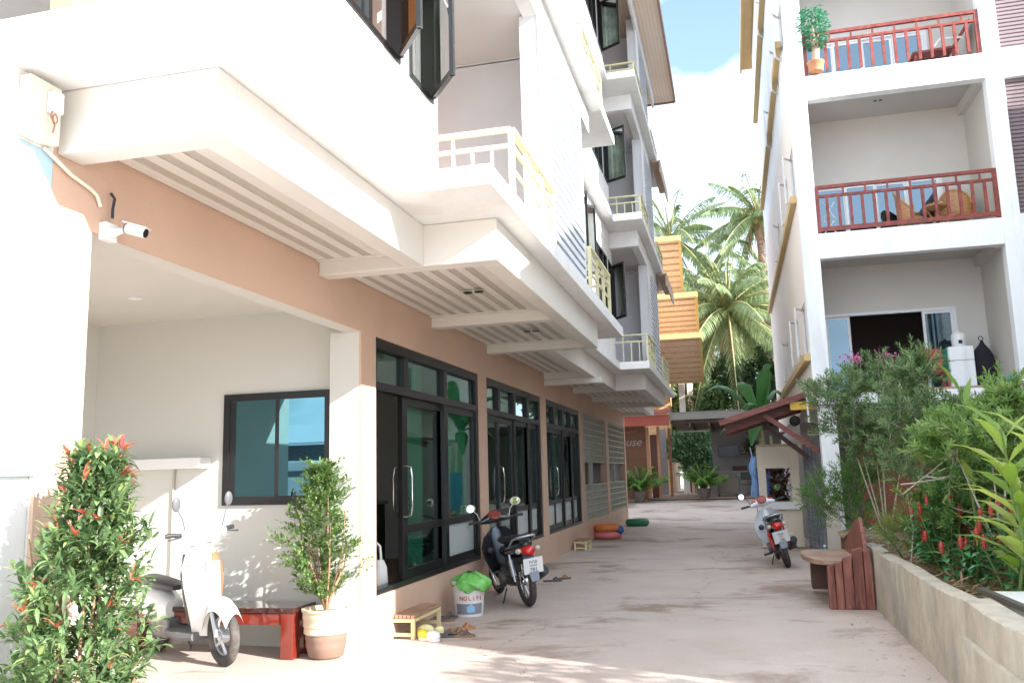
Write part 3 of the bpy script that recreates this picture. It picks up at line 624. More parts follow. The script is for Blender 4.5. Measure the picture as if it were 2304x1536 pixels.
T = thing('pvc_pipe', 'white bent plastic pipe rising behind the plants at the balcony edge', 'pipe', (2.66, 15.0, 2.7))
w = MB(); w.tube([(0, 0, 0), (0, 0, .22), (.02, 0, .26), (.1, 0, .27), (.13, 0, .24), (.14, 0, .18)], .022, 10); w.build('pipe', white, T, smooth=True)
T = thing('drying_rack', 'light blue folded clothes rack at the right end of the lowest balcony', 'rack', (4.3, 15.1, 2.7))
w = MB(); 
for i in range(4): w.tube([(-.1, .02*i, .05+.03*i), (.18, .02*i, .10+.03*i)], .01, 6)
w.tube([(.17, 0, 0), (.17, 0, .28)], .014, 6); w.build('frame', mat('light_blue_metal', (.10, .35, .55), .4), T)
# second floor (z 5.43): white folding frame and rattan chairs
T = thing('folding_rack', 'white crossed folding rack at the left end of the middle balcony', 'rack', (1.75, 15.3, Z[1]))
w = MB(); 
for a, b in (((0, .05), (.2, .3)), ((0, .3), (.2, .05)), ((.0, .3), (.2, .6)), ((0, .6), (.2, .3)), ((.2, .05), (.28, 0))): w.tube([(a[0], 0, a[1]), (b[0], .02, b[1])], .01, 6)
w.build('frame', white2, T)
rat = wood('rattan', (.34, .16, .06), (.52, .29, .13), .5, 20, (1, 1, 3))
def rattan(x, y, z, rz, lab, sc=1):
    T = thing('rattan_chair', lab, 'chair', (x, y, z), rz, 'rattan chairs on the balconies')
    w = MB(); secs = []
    for i in range(9):
        a = -PI*.1+PI*1.2*i/8; secs.append([(.26*math.cos(a), .24*math.sin(a), .3), (.27*math.cos(a), .26*math.sin(a), .45+.25*max(0, math.sin(a))), (.25*math.cos(a), .27*math.sin(a), .5+.35*max(0, math.sin(a)))])
    w.loft(secs, cap=False, closed=False); w.build('backrest', rat, T, smooth=True)
    w = MB(); w.lathe([(.25, .27), (.26, .3), (.2, .34), (.05, .35)], 18); w.build('seat', rat, T, smooth=True)
    w = MB(); w.tube([(.26*math.cos(-PI*.1+PI*1.2*i/12), .27*math.sin(-PI*.1+PI*1.2*i/12), .5+.36*max(0, math.sin(-PI*.1+PI*1.2*i/12))) for i in range(13)], .02, 8); w.build('rim', rat, T, smooth=True)
    for i in range(4): a = PI/4+PI/2*i; w = MB(); w.tube([(.24*math.cos(a), .24*math.sin(a), 0), (.2*math.cos(a), .2*math.sin(a), .28)], .017, 6); w.build('leg', rat, T)
    return T
rattan(4.0, 15.9, Z[1], R(-10), 'round backed rattan chair behind the middle balcony railing, right of the small round table')
rattan(3.3, 15.95, Z[1], R(70), 'rattan chair turned sideways behind the middle balcony railing, left of the small round table')
T = thing('round_table', 'small rattan table with white cups between the two rattan chairs', 'table', (3.63, 15.7, Z[1]))
w = MB(); w.lathe([(.2, .44), (.2, .47)], 20); w.build('tabletop', rat, T)
for i in range(3): a = 2*PI*i/3; w = MB(); w.tube([(.18*math.cos(a), .18*math.sin(a), 0), (.05*math.cos(a), .05*math.sin(a), .22), (.16*math.cos(a+.4), .16*math.sin(a+.4), .44)], .016, 6); w.build('leg', rat, T)
T = thing('cup', 'white cups standing on the small rattan table', 'cup', (3.63, 15.66, Z[1]+.47))
w = MB(); w.lathe([(.02, 0), (.035, .01), (.04, .05), (.03, .05)], 14, (0, 0, 0)); w.lathe([(.02, 0), (.03, .01), (.035, .05), (.03, .05)], 14, (.09, .02, 0)); w.build('cup', white, T, smooth=True)
T = thing('lounge_chair', 'brown wooden reclining chair with a pale towel behind the top balcony railing', 'chair', (3.9, 15.6, Z[2]))
w = MB(); w.bar((-.45, 0, .3), (.2, 0, .32), .5, .04); w.build('seat', redr, T)
w = MB(); w.bar((.2, 0, .33), (.5, 0, .78), .5, .04); w.build('backrest', redr, T)
for sx in (-.4, .2):
    for sy in (-.2, .2): w = MB(); w.bar((sx, sy, 0), (sx, sy, .29), .04); w.build('leg', redr, T)
w = MB(); w.tube([(-.1, -.26, .36), (.0, -.27, .48), (.25, -.27, .47), (.35, -.27, .46)], .02, 8); w.build('towel', white2, T, smooth=True)
# artificial tree in a pot on the top balcony
T = thing('potted_tree', 'bright green artificial tree in a terracotta pot at the left end of the top balcony', 'potted tree', (1.80, 14.985, Z[2]))
w = MB(); w.lathe([(.09, 0), (.12, .02), (.14, .17), (.15, .18), (.15, .2), (.12, .2)], 20); w.build('pot', mat('terracotta', (.48, .22, .11), .7, .1, 6), T, smooth=True)
w = MB(); w.tube([(0, 0, .18), (.02, -.02, .45), (-.01, 0, .62), (0, 0, .9)], [.075, .065, .05, .02], 10); w.tube([(0.02, -.02, .4), (.08, -.03, .7)], [.03, .015], 8); w.build('trunk', wood('pale_bark', (.28, .19, .12), (.5, .4, .29), .8, 6), T, smooth=True)
w = MB()
for i in range(900):
    a = random.uniform(0, 2*PI); z = random.uniform(.45, 1.2); rr = .25*math.sqrt(max(.05, 1-((z-.85)/.42)**2))*random.uniform(.4, 1.08)
    p = V((rr*math.cos(a), rr*math.sin(a), z)); leaf(w, p, (V((math.cos(a), math.sin(a), random.uniform(-.6, .6)))), V((0, 0, 1)), .075, .035)
w.build('foliage', leafmat('artificial_leaf', (.03, .17, .09), (.14, .40, .25), trans=.2), T)
# orchids in pots on the ledge
pk = leafmat('orchid_pink', (.55, .06, .30), (.75, .22, .52), trans=.3)
for (x, y, z, lab) in ((1.98, 14.99, 2.7, 'pink orchid on the balcony edge above the shrub, nearer the corner pillar'), (2.5, 14.99, 2.7, 'pink orchid in the middle of the lowest balcony edge')):
    T = thing('orchid', lab, 'flower', (x, y, z), 0, 'pink orchids on the balcony edge')
    w = MB(); w.lathe([(.05, 0), (.07, .12), (.06, .12)], 14); w.build('pot', mat('terracotta', (.48, .22, .11)), T)
    w = MB(); [w.tube([(0, 0, .1), (.03*s_, 0, .35), (.10*s_, -.02, .52)], .005, 5) for s_ in (-1, .3, 1)]; w.build('stem', leafmat('stem_green', (.12, .2, .05), (.2, .3, .08)), T)
    w = MB()
    for i in range(70): p = V((random.gauss(0, .08), random.gauss(0, .04), .52+random.gauss(0, .06))); leaf(w, p, rdir(), rdir(), .045, .035)
    w.build('flower', pk, T)
# ================================================================ planter, kiosk, benches
stain = mat('stained_concrete', (.43, .375, .295), .85, .12, 9, .8, 35, grime=(.27, .245, .21), gscale=1.7, stretch=(1, 1.0, .6))
PL = thing('planter', 'long raised concrete planter wall along the right side of the alley', 'planter', (1.35, 6, 0))
pl = lambda mb, n, m, **k: bp(mb, n, m, root=PL, **k)
w = MB()
ny = 60
def wallstrip(y0, y1, x0, x1, zt, zb=0):
    secs = []
    n = max(2, int((y1-y0)/.12))
    for i in range(n+1):
        y = y0+(y1-y0)*i/n; j = .007*math.sin(y*5.3)+.005*math.sin(y*13.1); k = .008*math.sin(y*3.1+1)
        secs.append([(x0-.012+j, y, zb), (x0+j*.6, y, zt+k-.01), (x0+.012, y, zt+k), (x1, y, zt+k), (x1, y, zb)])
    w.loft(secs)
wallstrip(6.16, 10.75, 1.35, 1.47, .62); wallstrip(2.5, 6.14, 1.335, 1.5, .645); wallstrip(2.5, 6.13, 1.30, 1.334, .42)
w.box(1.47, 1.58, 10.63, 10.75, 0, .60)
w.box(1.58, 5.0, 10.9, 11.0, 0, .5)
pl(w, 'wall', stain, smooth=True, label='stained concrete wall')
w = MB(); n = 14
w.add([(1.46+(5.2-1.46)*i/n, 6.1+8.3*j/20, .50+.05*math.sin(i*1.7+j*.9)+.03*math.sin(j*2.3)) for j in range(21) for i in range(n+1)], [(j*(n+1)+i, j*(n+1)+i+1, (j+1)*(n+1)+i+1, (j+1)*(n+1)+i) for j in range(20) for i in range(n)])
w.box(1.52, 5.2, 10.76, 14.6, 0, .42)
pl(w, 'soil', mat('garden_soil', (.17, .115, .07), .95, .35, 9, .8, 40, grime=(.30, .21, .12), gscale=5), smooth=True)
w = MB(); w.box(1.56, 3.4, 2.5, 6.42, .60, .66); pl(w, 'cover_slab', mat('pale_cement', (.62, .61, .57), .7, .04, 2, .2, 50), bevel=.004, label='pale cement slab at the near end')
w = MB(); w.bar((1.53, 6.5, .66), (1.60, 4.3, .672), .045, .03); pl(w, 'edge_strip', mat('dark_timber', (.07, .06, .05), .8), label='dark timber strip')
# dead leaf litter (uncountable)
w = MB()
for i in range(1500):
    y = random.uniform(6.5, 10.5); x = random.uniform(1.5, 2.6)
    leaf(w, V((x, y, .545+.03*math.sin(x*9)+random.uniform(0, .03))), V((random.uniform(-1, 1), random.uniform(-1, 1), random.uniform(-.1, .25))), V((0, 0, 1)), random.uniform(.05, .16), random.uniform(.008, .03), .1)
tag(w.build('leaf_litter', leafmat('dry_leaf', (.20, .12, .06), (.36, .26, .13), trans=.1)), 'dry brown fallen leaves and stems lying on the planter soil', 'leaf litter', kind='stuff')
# kiosk
K = thing('kiosk', 'small cream kiosk box with a square opening and white counter beside the white motorbike', 'kiosk', (.39, 17.2, 0))
km = mat('kiosk_cream', (.70, .62, .49), .6, .03, 1.5, .1, 40)
kp = lambda mb, n, m, **k: bp(mb, n, m, root=K, **k)
w = MB(); w.box(.40, .545, 17.2, 17.26, .02, 1.9); w.box(1.0, 1.155, 17.2, 17.26, .02, 1.9); w.box(.545, 1.0, 17.2, 17.26, 1.49, 1.9); w.box(.545, 1.0, 17.2, 17.26, .02, .72)
w.box(.40, .46, 17.26, 17.85, .02, .8); w.box(1.095, 1.155, 17.26, 17.85, .02, 1.9); w.box(.40, .46, 17.26, 17.85, 1.5, 1.9); w.box(.46, 1.095, 17.79, 17.85, .02, .8)
kp(w, 'body', km, bevel=.004)
w = MB(); w.box(.37, 1.17, 17.12, 17.199, .72, .855); w.box(.46, 1.09, 17.262, 17.8, .80, .85); kp(w, 'counter', white, bevel=.004)
w = MB(); w.box(.39, 1.165, 17.16, 17.88, 1.902, 1.94); kp(w, 'lid', mat('kiosk_top', (.5, .4, .27), .6))
T = thing('potted_plant', 'red and green leafy plant seen through the opening of the cream kiosk', 'potted plant', (.8, 18.25, .0))
w = MB(); w.lathe([(.12, 0), (.16, .3), (.15, .3)], 16); w.build('pot', mat('dark_red_pot', (.25, .05, .03), .5), T)
w = MB(); w.tube([(0, 0, .3), (.02, 0, 1.0)], .02, 6); w.build('stem', leafmat('stem_green', (.12, .2, .05), (.2, .3, .08)), T)
w = MB()
for i in range(500): p = V((random.gauss(0, .11), random.gauss(0, .1), random.uniform(.75, 1.5))); leaf(w, p, rdir(), V((0, 0, 1)), .14, .06)
w.build('foliage', leafmat('cordyline', (.03, .10, .03), (.22, .05, .03), trans=.2), T)
# lean-to canopy over the kiosk
CN = thing('canopy', 'sloping dark red wooden canopy roof on diagonal braces above the kiosk', 'canopy', (.6, 16.2, 2.3))
cp_ = lambda mb, n, m, **k: bp(mb, n, m, root=CN, **k)
mar = wood('maroon_timber', (.13, .035, .025), (.24, .085, .06), .55, 4)
for i, xx in enumerate((0,)):
    w = MB()
    w.add([(-.16, 15.9, 2.28), (-.16, 18.2, 2.30), (1.42, 18.2, 2.76), (1.42, 15.9, 2.74), (-.16, 15.9, 2.33), (-.16, 18.2, 2.35), (1.42, 18.2, 2.81), (1.42, 15.9, 2.79)], [(0,1,2,3),(7,6,5,4),(0,4,5,1),(1,5,6,2),(2,6,7,3),(3,7,4,0)])
    cp_(w, 'roof', mat('brown_roof_sheet', (.12, .07, .06), .6, .1, 5))
w = MB(); w.bar((-.24, 15.86, 2.31), (1.40, 15.86, 2.79), .06, .10); cp_(w, 'fascia', mar, label='red brown fascia board')
for yy in (16.3, 17.8): w = MB(); w.bar((-.14, yy, 2.2), (1.30, yy, 2.62), .08, .13); cp_(w, 'rafter', mar)
w = MB(); w.bar((.55, 16.05, 2.44), (1.42, 15.95, 1.76), .06, .09); cp_(w, 'brace', mar); 
w = MB(); w.bar((.50, 16.6, 2.36), (1.3, 16.6, 1.66), .06, .08); cp_(w, 'brace', mat('dark_maroon_timber', (.07, .03, .025), .6))
# weathered boards beside the kiosk
T = thing('board_stack', 'grey weathered timber boards leaning upright between the kiosk and the corner pillar', 'boards', (1.25, 16.4, 0))
for i in range(5):
    w = MB(); w.bar((-.01+.055*i, .45-.09*i, 0), (.0+.05*i, .5-.09*i, 1.9+.1*math.sin(i*2)), .05, .012, (0, 1, 0)); w.build('board', wood('grey_timber', (.10, .11, .13), (.24, .25, .27), .8, 5), T)
T = thing('panel', 'light cement panel standing at the foot of the corner pillar', 'panel', (1.25, 14.85, 0))
w = MB(); w.box(.1, .32, 0, .05, 0, 1.0); w.build('sheet', mat('cement_panel', (.5, .45, .37), .7, .05), T)
T = thing('bottle', 'blue plastic bottle standing behind the wooden bench', 'bottle', (1.22, 14.0, 0))
w = MB(); w.lathe([(.04, 0), (.045, .02), (.045, .22), (.02, .27), (.02, .3)], 16); w.build('body', mat('blue_plastic', (.03, .30, .62), .3), T, smooth=True)
w = MB(); w.lathe([(.022, .301), (.022, .33)], 12); w.build('cap', white, T)
# heavy wooden bench by the planter
BN = thing('wooden_bench', 'heavy red brown slab bench with pointed backrest against the planter wall', 'bench', (1.1, 10.4, 0))
rw = wood('red_slab_wood', (.12, .035, .025), (.30, .11, .075), .6, 3.5, (7, 7, .8))
rs = wood('seat_slab_wood', (.22, .125, .085), (.38, .25, .175), .55, 3)
bn = lambda mb, n, m, **k: bp(mb, n, m, root=BN, **k)
for j, (x0, x1, zt) in enumerate(((.87, .945, .47), (.946, 1.03, .50), (1.031, 1.13, .56), (1.131, 1.24, .64), (1.241, 1.325, .63))):
    w = MB(); w.prism([(x0, 0.0), (x1, 0.0), (x1-.004, zt), (x0+.006, zt-.03)], 9.92+.012*(j % 2), 10.0, 'y'); bn(w, 'end_plank', rw, bevel=.008)
w = MB(); w.prism([(.80, 0.06), (1.2, 0.06), (1.2, .44), (.80, .44)], 11.25, 11.33, 'y'); bn(w, 'end_plank', rw, bevel=.008)
w = MB(); w.prism([(.75, .14), (1.0, .14), (1.0, .43), (.75, .43)], 10.45, 10.55, 'y'); bn(w, 'support', mat('dark_wood', (.07, .03, .02), .7, .2, 8), bevel=.006)
w = MB(); sp = [(1.22, 10.002), (1.12, 10.002), (.95, 10.0), (.86, 10.02), (.76, 10.15), (.70, 10.4), (.67, 10.75), (.69, 11.1), (.78, 11.3), (1.22, 11.32)]
w.prism(sp, .445, .505); bn(w, 'seat', rs, bevel=.012, label='thick pale seat slab with a curved front edge')
w = MB(); w.add([(1.2, 10.03, .50), (1.24, 10.03, .50), (1.2, 11.3, .5), (1.24, 11.3, .5), (1.27, 10.03, .62), (1.31, 10.03, .62), (1.28, 10.35, .93), (1.32, 10.35, .93), (1.26, 10.7, .86), (1.30, 10.7, .86), (1.2, 11.3, .55), (1.24, 11.3, .55)],
   [(0, 4, 6, 8, 10, 2), (1, 3, 11, 9, 7, 5), (0, 1, 5, 4), (4, 5, 7, 6), (6, 7, 9, 8), (8, 9, 11, 10), (10, 11, 3, 2), (2, 3, 1, 0)]); bn(w, 'backrest', rw, bevel=.006, label='pointed red backrest slab')
# low wood and steel benches left
def stool(x, y, l, wd, h, lab):
    T = thing('step_bench', lab, 'step bench', (x, y, 0), 0, 'small step benches by the doors')
    leg = mat('yellow_cream_steel', (.66, .56, .30), .45, .05, 8)
    for k, yy in enumerate((0, l)):
        f = MB()
        f.bar((0, yy, 0), (0, yy, h-.03), .035); f.bar((wd, yy, 0), (wd, yy, h-.03), .035); f.bar((.018, yy, h-.05), (wd-.018, yy, h-.05), .033); f.bar((.018, yy, .04), (wd-.018, yy, .04), .03); f.build('leg', leg, T)
    f = MB(); f.bar((0, .018, h-.05), (0, l-.018, h-.05), .03); f.bar((wd, .018, h-.05), (wd, l-.018, h-.05), .03); f.build('side_rail', leg, T)
    f = MB(); n = 7
    for i in range(n): a = -.02+(wd+.04)*i/n; f.box(a+.004, a+(wd+.04)/n-.004, -.025, l+.025, h-.03, h)
    f.build('seat', wood('brown_slat', (.30, .16, .10), (.42, .25, .17), .5, 5), T, bevel=.002)
stool(-3.27, 7.85, .72, .24, .22, 'brown slatted step bench with cream legs under the open glass door')
stool(-3.16, 17.0, .5, .22, .20, 'brown slatted step bench with cream legs in front of the third glass front')
# white and green tyres / planters
def tyre(x, y, z, r, h, m, lab):
    o = MB().torus((0, 0, h/2), (0, 0, 1), r-h*.42, h*.42, 30, 10, 1.15).build('tyre', m, None, True); o.location = (x, y, z); tag(o, lab, 'tyre', 'painted tyres lying on the paving')
tyre(-2.95, 20.0, 0, .34, .16, mat('pink_tyre_paint', (.62, .18, .17), .6, .08), 'pink painted tyre under the orange one')
tyre(-2.95, 20.0, .165, .34, .16, mat('orange_tyre_paint', (.62, .19, .05), .6, .08), 'orange painted tyre lying on the pink one')
tyre(-2.65, 19.9, .1, .1, .2, mat('blue_tyre_paint', (.04, .12, .30), .6, .08), 'small blue painted wheel beside the stacked tyres')
tyre(-2.75, 24.4, 0, .33, .2, mat('green_tyre_paint', (.03, .20, .08), .6, .08), 'green painted tyre lying alone near the far corner')
# big pail with green bag
T = thing('paint_pail', 'white paint pail printed with red letters and a blue house', 'pail', (-2.92, 9.25, 0))
pw = mat('white_plastic', (.72, .71, .69), .35, .03, 5)
w = MB(); w.lathe([(.150, 0), (.155, .01), (.178, .33), (.19, .335), (.19, .37), (.175, .37), (.15, .03)], 32); w.build('bucket', pw, T, smooth=True)
w = MB()
secs = []
for z in (.03, .14): secs.append([((.157+.069*z)*math.cos(a), (.157+.069*z)*math.sin(a), z) for a in [R(-125+110*i/16) for i in range(17)]])
w.loft(secs, cap=False, closed=False); w.build('label_band', mat('grey_print', (.20, .21, .25), .4, .2, 14), T)
w = MB()
for (a0, a1, z0, z1) in ((-80, -50, .05, .10),):
    w.loft([[((.1595+.069*z)*math.cos(R(a0+(a1-a0)*i/8)), (.1595+.069*z)*math.sin(R(a0+(a1-a0)*i/8)), z) for i in range(9)] for z in (z0, z1)], cap=False, closed=False)
w.loft([[((.1595+.069*z)*math.cos(R(a)), (.1595+.069*z)*math.sin(R(a)), z) for a in aa] for z, aa in ((.10, (-82, -65, -48)), (.14, (-66, -65, -64)))], cap=False, closed=False)
w.build('house_picture', mat('print_blue', (.25, .45, .65), .4), T)
redm = mat('print_red', (.55, .03, .02), .4)
for i, ch in enumerate('NGLIFE'):
    a = R(-100+15*i); z = .195; rr = .1735
    M = Matrix.Translation((rr*math.cos(a), rr*math.sin(a), z)) @ Matrix.Rotation(a+PI/2, 4, 'Z') @ Matrix.Rotation(PI/2, 4, 'X')
    text('lettering', ch, .062, redm, M, T)
T2 = thing('plastic_bag', 'bright green plastic bag bulging out of the paint pail', 'plastic bag', (-2.90, 9.23, .345))
w = MB(); secs = []
for i in range(9):
    t = i/8; z = -.05+.16*t; rr = .17*math.sin(PI*(.30+.66*t))+.02
    secs.append([((rr+.018*math.sin(a*7+i*1.3)+.012*math.sin(a*13+i))*math.cos(a)*1.12+.02, (rr+.018*math.sin(a*7+i))*math.sin(a), z+.018*math.sin(a*5+i)-.03*max(0, math.cos(a+.9))*(1-t)) for a in [2*PI*j/40 for j in range(40)]])
w.loft(secs); w.build('bag', mat('green_bag_plastic', (.16, .46, .10), .35, .25, 14), T2, smooth=True)
# carrier bag & dark chest inside the open door
T = thing('carrier_bag', 'white plastic carrier bag on the tiled floor inside the open glass door', 'plastic bag', (-3.52, 8.1, .43))
w = MB(); secs = []
for z, rx, ry in ((0, .09, .07), (.05, .12, .09), (.2, .11, .07), (.27, .08, .04)): secs.append([((rx+.008*math.sin(5*a))*math.cos(a), ry*math.sin(a), z) for a in [2*PI*j/20 for j in range(20)]])
w.loft(secs); w.tube([(-.06, 0, .26), (-.05, 0, .4), (.0, 0, .45), (.05, 0, .4), (.06, 0, .26)], .014, 6); w.build('bag', pw, T, smooth=True)
T = thing('cabinet', 'low dark cabinet inside the open glass door', 'cabinet', (-4.6, 9.0, .43))
w = MB(); w.box(-.3, .3, -.9, 1.2, .05, .75); w.build('carcass', mat('dark_brown_wood', (.05, .03, .025), .5), T, bevel=.01)
w = MB(); w.box(-.33, .33, -.93, 1.23, .752, .79); w.build('worktop', mat('grey_worktop', (.2, .2, .2), .3), T, bevel=.005)
# ---------------------------------------------------------------- lacquered table, pot shrub
lac = mat('red_lacquer', (.17, .022, .012), .12, .25, 5, coat=.8)
T = thing('low_table', 'low dark red lacquered wooden table behind the white scooter', 'table', (-4.55, 7.04, 0))
w = MB(); w.box(-.92, .83, -.2, .2, .38, .425); w.build('tabletop', mat('dark_lacquer', (.05, .018, .014), .1, .2, 4, coat=.8), T, bevel=.006)
w = MB(); w.box(-.85, .76, -.185, -.145, .28, .378); w.box(-.85, .76, .15, .185, .28, .378); w.box(.72, .76, -.145, .15, .28, .378); w.build('apron', lac, T, bevel=.003)
for sx in (-.84, .70):
    for sy in (-.195, .07): w = MB(); w.box(sx, sx+.12, sy, sy+.12, 0, .377); w.build('leg', lac, T, bevel=.004)
T = thing('potted_shrub', 'cone shaped shrub in a ribbed cream and brown clay pot before the pink pier', 'potted shrub', (-3.50, 7.0, 0))
potc = mat('cream_clay', (.62, .49, .34), .7, .08, 8, .2, 40); potb = mat('brown_clay', (.24, .15, .11), .7, .12, 8, .2, 40)
w = MB(); w.lathe([(.12, 0), (.15, .02), (.165, .09), (.172, .1), (.17, .15), (.177, .16), (.175, .2)], 28); w.build('pot', potb, T, smooth=True, )
w = MB(); w.lathe([(.177, .201), (.19, .21), (.186, .26), (.196, .27), (.192, .32), (.2, .33), (.198, .38), (.21, .39), (.21, .41), (.18, .41), (.16, .37)], 28); w.build('pot_rim', potc, T, smooth=True, )
w = MB(); w.lathe([(.165, .375), (.01, .39)], 20); w.build('soil', mat('garden_soil', (.17, .115, .07)), T)
bark = wood('thin_bark', (.22, .12, .07), (.42, .26, .16), .8, 10)
w = MB(); tips = []
for i in range(9):
    a = random.uniform(0, 2*PI); q = random.uniform(.05, .3); h = random.uniform(.85, 1.45)
    p = [(0, 0, .38), (.3*q*math.cos(a), .3*q*math.sin(a), .55), (q*.8*math.cos(a), q*.8*math.sin(a), .6+.35*(h-.6)), (q*math.cos(a), q*math.sin(a), h)]; w.tube(p, [.014, .011, .008, .003], 6); tips.append(p)
w.build('stem', bark, T, smooth=True)
w = MB()
def coner(z): return .07+.30*min(1, max(0, (1.66-z)/.75))**.8*min(1, max(.25, (z-.42)/.35))
sprigs = []
for i in range(760):
    z = random.uniform(.5, 1.62); a = random.uniform(0, 2*PI); clump = .75+.35*math.sin(a*3+z*9)
    rr = coner(z)*random.uniform(.45, 1.0)*clump-.05*random.random()
    p = V((rr*math.cos(a)-.05*(z > 0), rr*math.sin(a), z)); d = V((math.cos(a), math.sin(a), random.uniform(-.1, .9))).normalized()
    L_ = random.uniform(.06, .16)
    for j in range(11):
        q = p+d*L_*j/10; dd = (d+rdir()*1.1).normalized(); leaf(w, q, dd, V((0, 0, 1)), random.uniform(.032, .052), random.uniform(.017, .024), .1)
w.build('foliage', leafmat('small_shrub_leaf', (.09, .16, .05), (.20, .30, .10), (.36, .42, .16), trans=.35), T)
# slippers
def slipper(x, y, rz, m, sm, lab):
    T = thing('sandal', lab, 'sandal', (x, y, 0), rz, 'sandals left outside the doors')
    w = MB(); pr_ = [(-.13, .028), (-.12, .04), (-.05, .034), (.04, .043), (.10, .044), (.135, .025), (.14, 0)]
    w.prism([(a, b) for a, b in pr_]+[(a, -b) for a, b in reversed(pr_[:-1])], 0, .022); w.build('sole', m, T, bevel=.004)
    w = MB(); w.tube([(.02, .04, .02), (.05, .025, .05), (.06, 0, .06), (.05, -.025, .05), (.02, -.04, .02)], .012, 8); w.tube([(.06, 0, .055), (.1, 0, .02)], .006, 6); w.build('strap', sm, T, smooth=True)
gs = mat('grey_rubber', (.09, .08, .075), .7); bs = mat('brown_rubber', (.22, .13, .08), .7); os_ = mat('tan_leather', (.42, .20, .09), .6)
slipper(-2.78, 7.98, R(20), gs, gs, 'dark grey sandal beside the yellow clogs'); slipper(-2.72, 8.12, R(35), bs, bs, 'brown sandal in the middle of the pile by the step bench')
slipper(-2.62, 8.02, R(10), bs, gs, 'brown sandal with a grey strap nearest the alley'); slipper(-2.72, 8.38, R(40), os_, os_, 'tan strappy sandal furthest back in the pile')
slipper(-3.12, 9.02, R(15), gs, gs, 'grey sandal behind the step bench, nearest the pail'); slipper(-3.1, 8.86, R(5), bs, gs, 'dark sandal behind the step bench')
slipper(-2.60, 12.15, R(20), gs, gs, 'grey sandal on the paving right of the black motorbike'); slipper(-2.52, 12.42, R(30), gs, os_, 'sandal with a tan strap right of the black motorbike')
yel = mat('yellow_rubber', (.80, .62, .06), .4, .05)
def clog(x, y, rz, m, lab):
    T = thing('clog', lab, 'clog', (x, y, 0), rz, 'rubber clogs beside the step bench')
    w = MB(); w.prism([(-.12, .03), (-.05, .035), (.06, .045), (.12, .03), (.13, 0), (.12, -.03), (.06, -.045), (-.05, -.035), (-.12, -.03)], 0, .03); w.build('sole', white, T, bevel=.005)
    w = MB(); w.ell((.055, 0, .045), .085, .05, .05); w.ell((-.08, 0, .04), .045, .038, .035); w.build('upper', m, T, smooth=True)
clog(-2.96, 7.9, R(-60), yel, 'yellow rubber clog against the leg of the step bench'); clog(-2.95, 8.12, R(200), mat('pale_yellow_rubber', (.8, .74, .35), .4), 'pale yellow clog behind the bright yellow one'); clog(-2.86, 7.82, R(-30), pw, 'white clog nearest the camera in the pile')
# ================================================================ motorbikes
def wheel(T, x, rad, wd, spokes=True, rimm=None, z=None, y=0):
    rimm = rimm or chrome; z = z or rad; r2 = rad-wd*.75
    w = MB(); w.torus((x, y, z), (0, 1, 0), r2-.012, .011, 36, 8, 1.6); w.tube([(x, y-.05, z), (x, y+.05, z)], .035, 14); w.tube([(x, y-.035, z), (x, y+.035, z)], .055, 14)
    n = 18 if spokes else 5
    for i in range(n):
        a = 2*PI*i/n; b = a+(.35 if i % 2 else -.35) if spokes else a
        w.tube([(x+.04*math.cos(a), y+(.03 if i % 2 else -.03), z+.04*math.sin(a)), (x+(r2-.01)*math.cos(b), y, z+(r2-.01)*math.sin(b))], .0025 if spokes else .016, 5)
    o = w.build('wheel', rimm, T, smooth=True)
    t = MB(); t.torus((x, y, z), (0, 1, 0), rad-wd*.5, wd*.5, 44, 12); tt = t.build('tyre', rubber, o, smooth=True)
    return o
def lofty(rows, n=14, pw_=2.4):
    """rows: (x, zc, halfwidth, halfheight, y0)"""
    secs = []
    for x, zc, hw, hh, *r in rows:
        q = []
        for i in range(n):
            a = 2*PI*i/n; c, s_ = math.cos(a), math.sin(a)
            q.append((x, (abs(c)**(2/pw_))*math.copysign(hw, c), zc+(abs(s_)**(2/pw_))*math.copysign(hh, s_)))
        secs.append(q)
    return secs
blkpaint = mat('black_bike_paint', (.022, .022, .025), .18, .1, 4, coat=.6); dkpl = mat('dark_plastic', (.035, .035, .038), .5, .1, 10)
greypl = mat('blue_grey_plastic', (.16, .19, .23), .35, .08, 8); silv = mat('silver_paint', (.50, .52, .55), .3, .05, 5, metal=.5)
redl = mat('red_lens', (.55, .01, .008), .12, .1, 20, coat=.6); orl = mat('clear_lens', (.55, .50, .42), .15); seatm = mat('black_vinyl', (.02, .02, .021), .45, .1, 8)
engm = mat('engine_grey', (.17, .165, .155), .5, .25, 14, metal=.4); platem = mat('plate_white', (.72, .73, .72), .35, .03); inkm = mat('plate_ink', (.02, .02, .02), .5)
mirm = mat('mirror_face', (.85, .87, .85), .02, 0, metal=1); dash = mat('dash_face', (.30, .06, .05), .3, .2, 30)
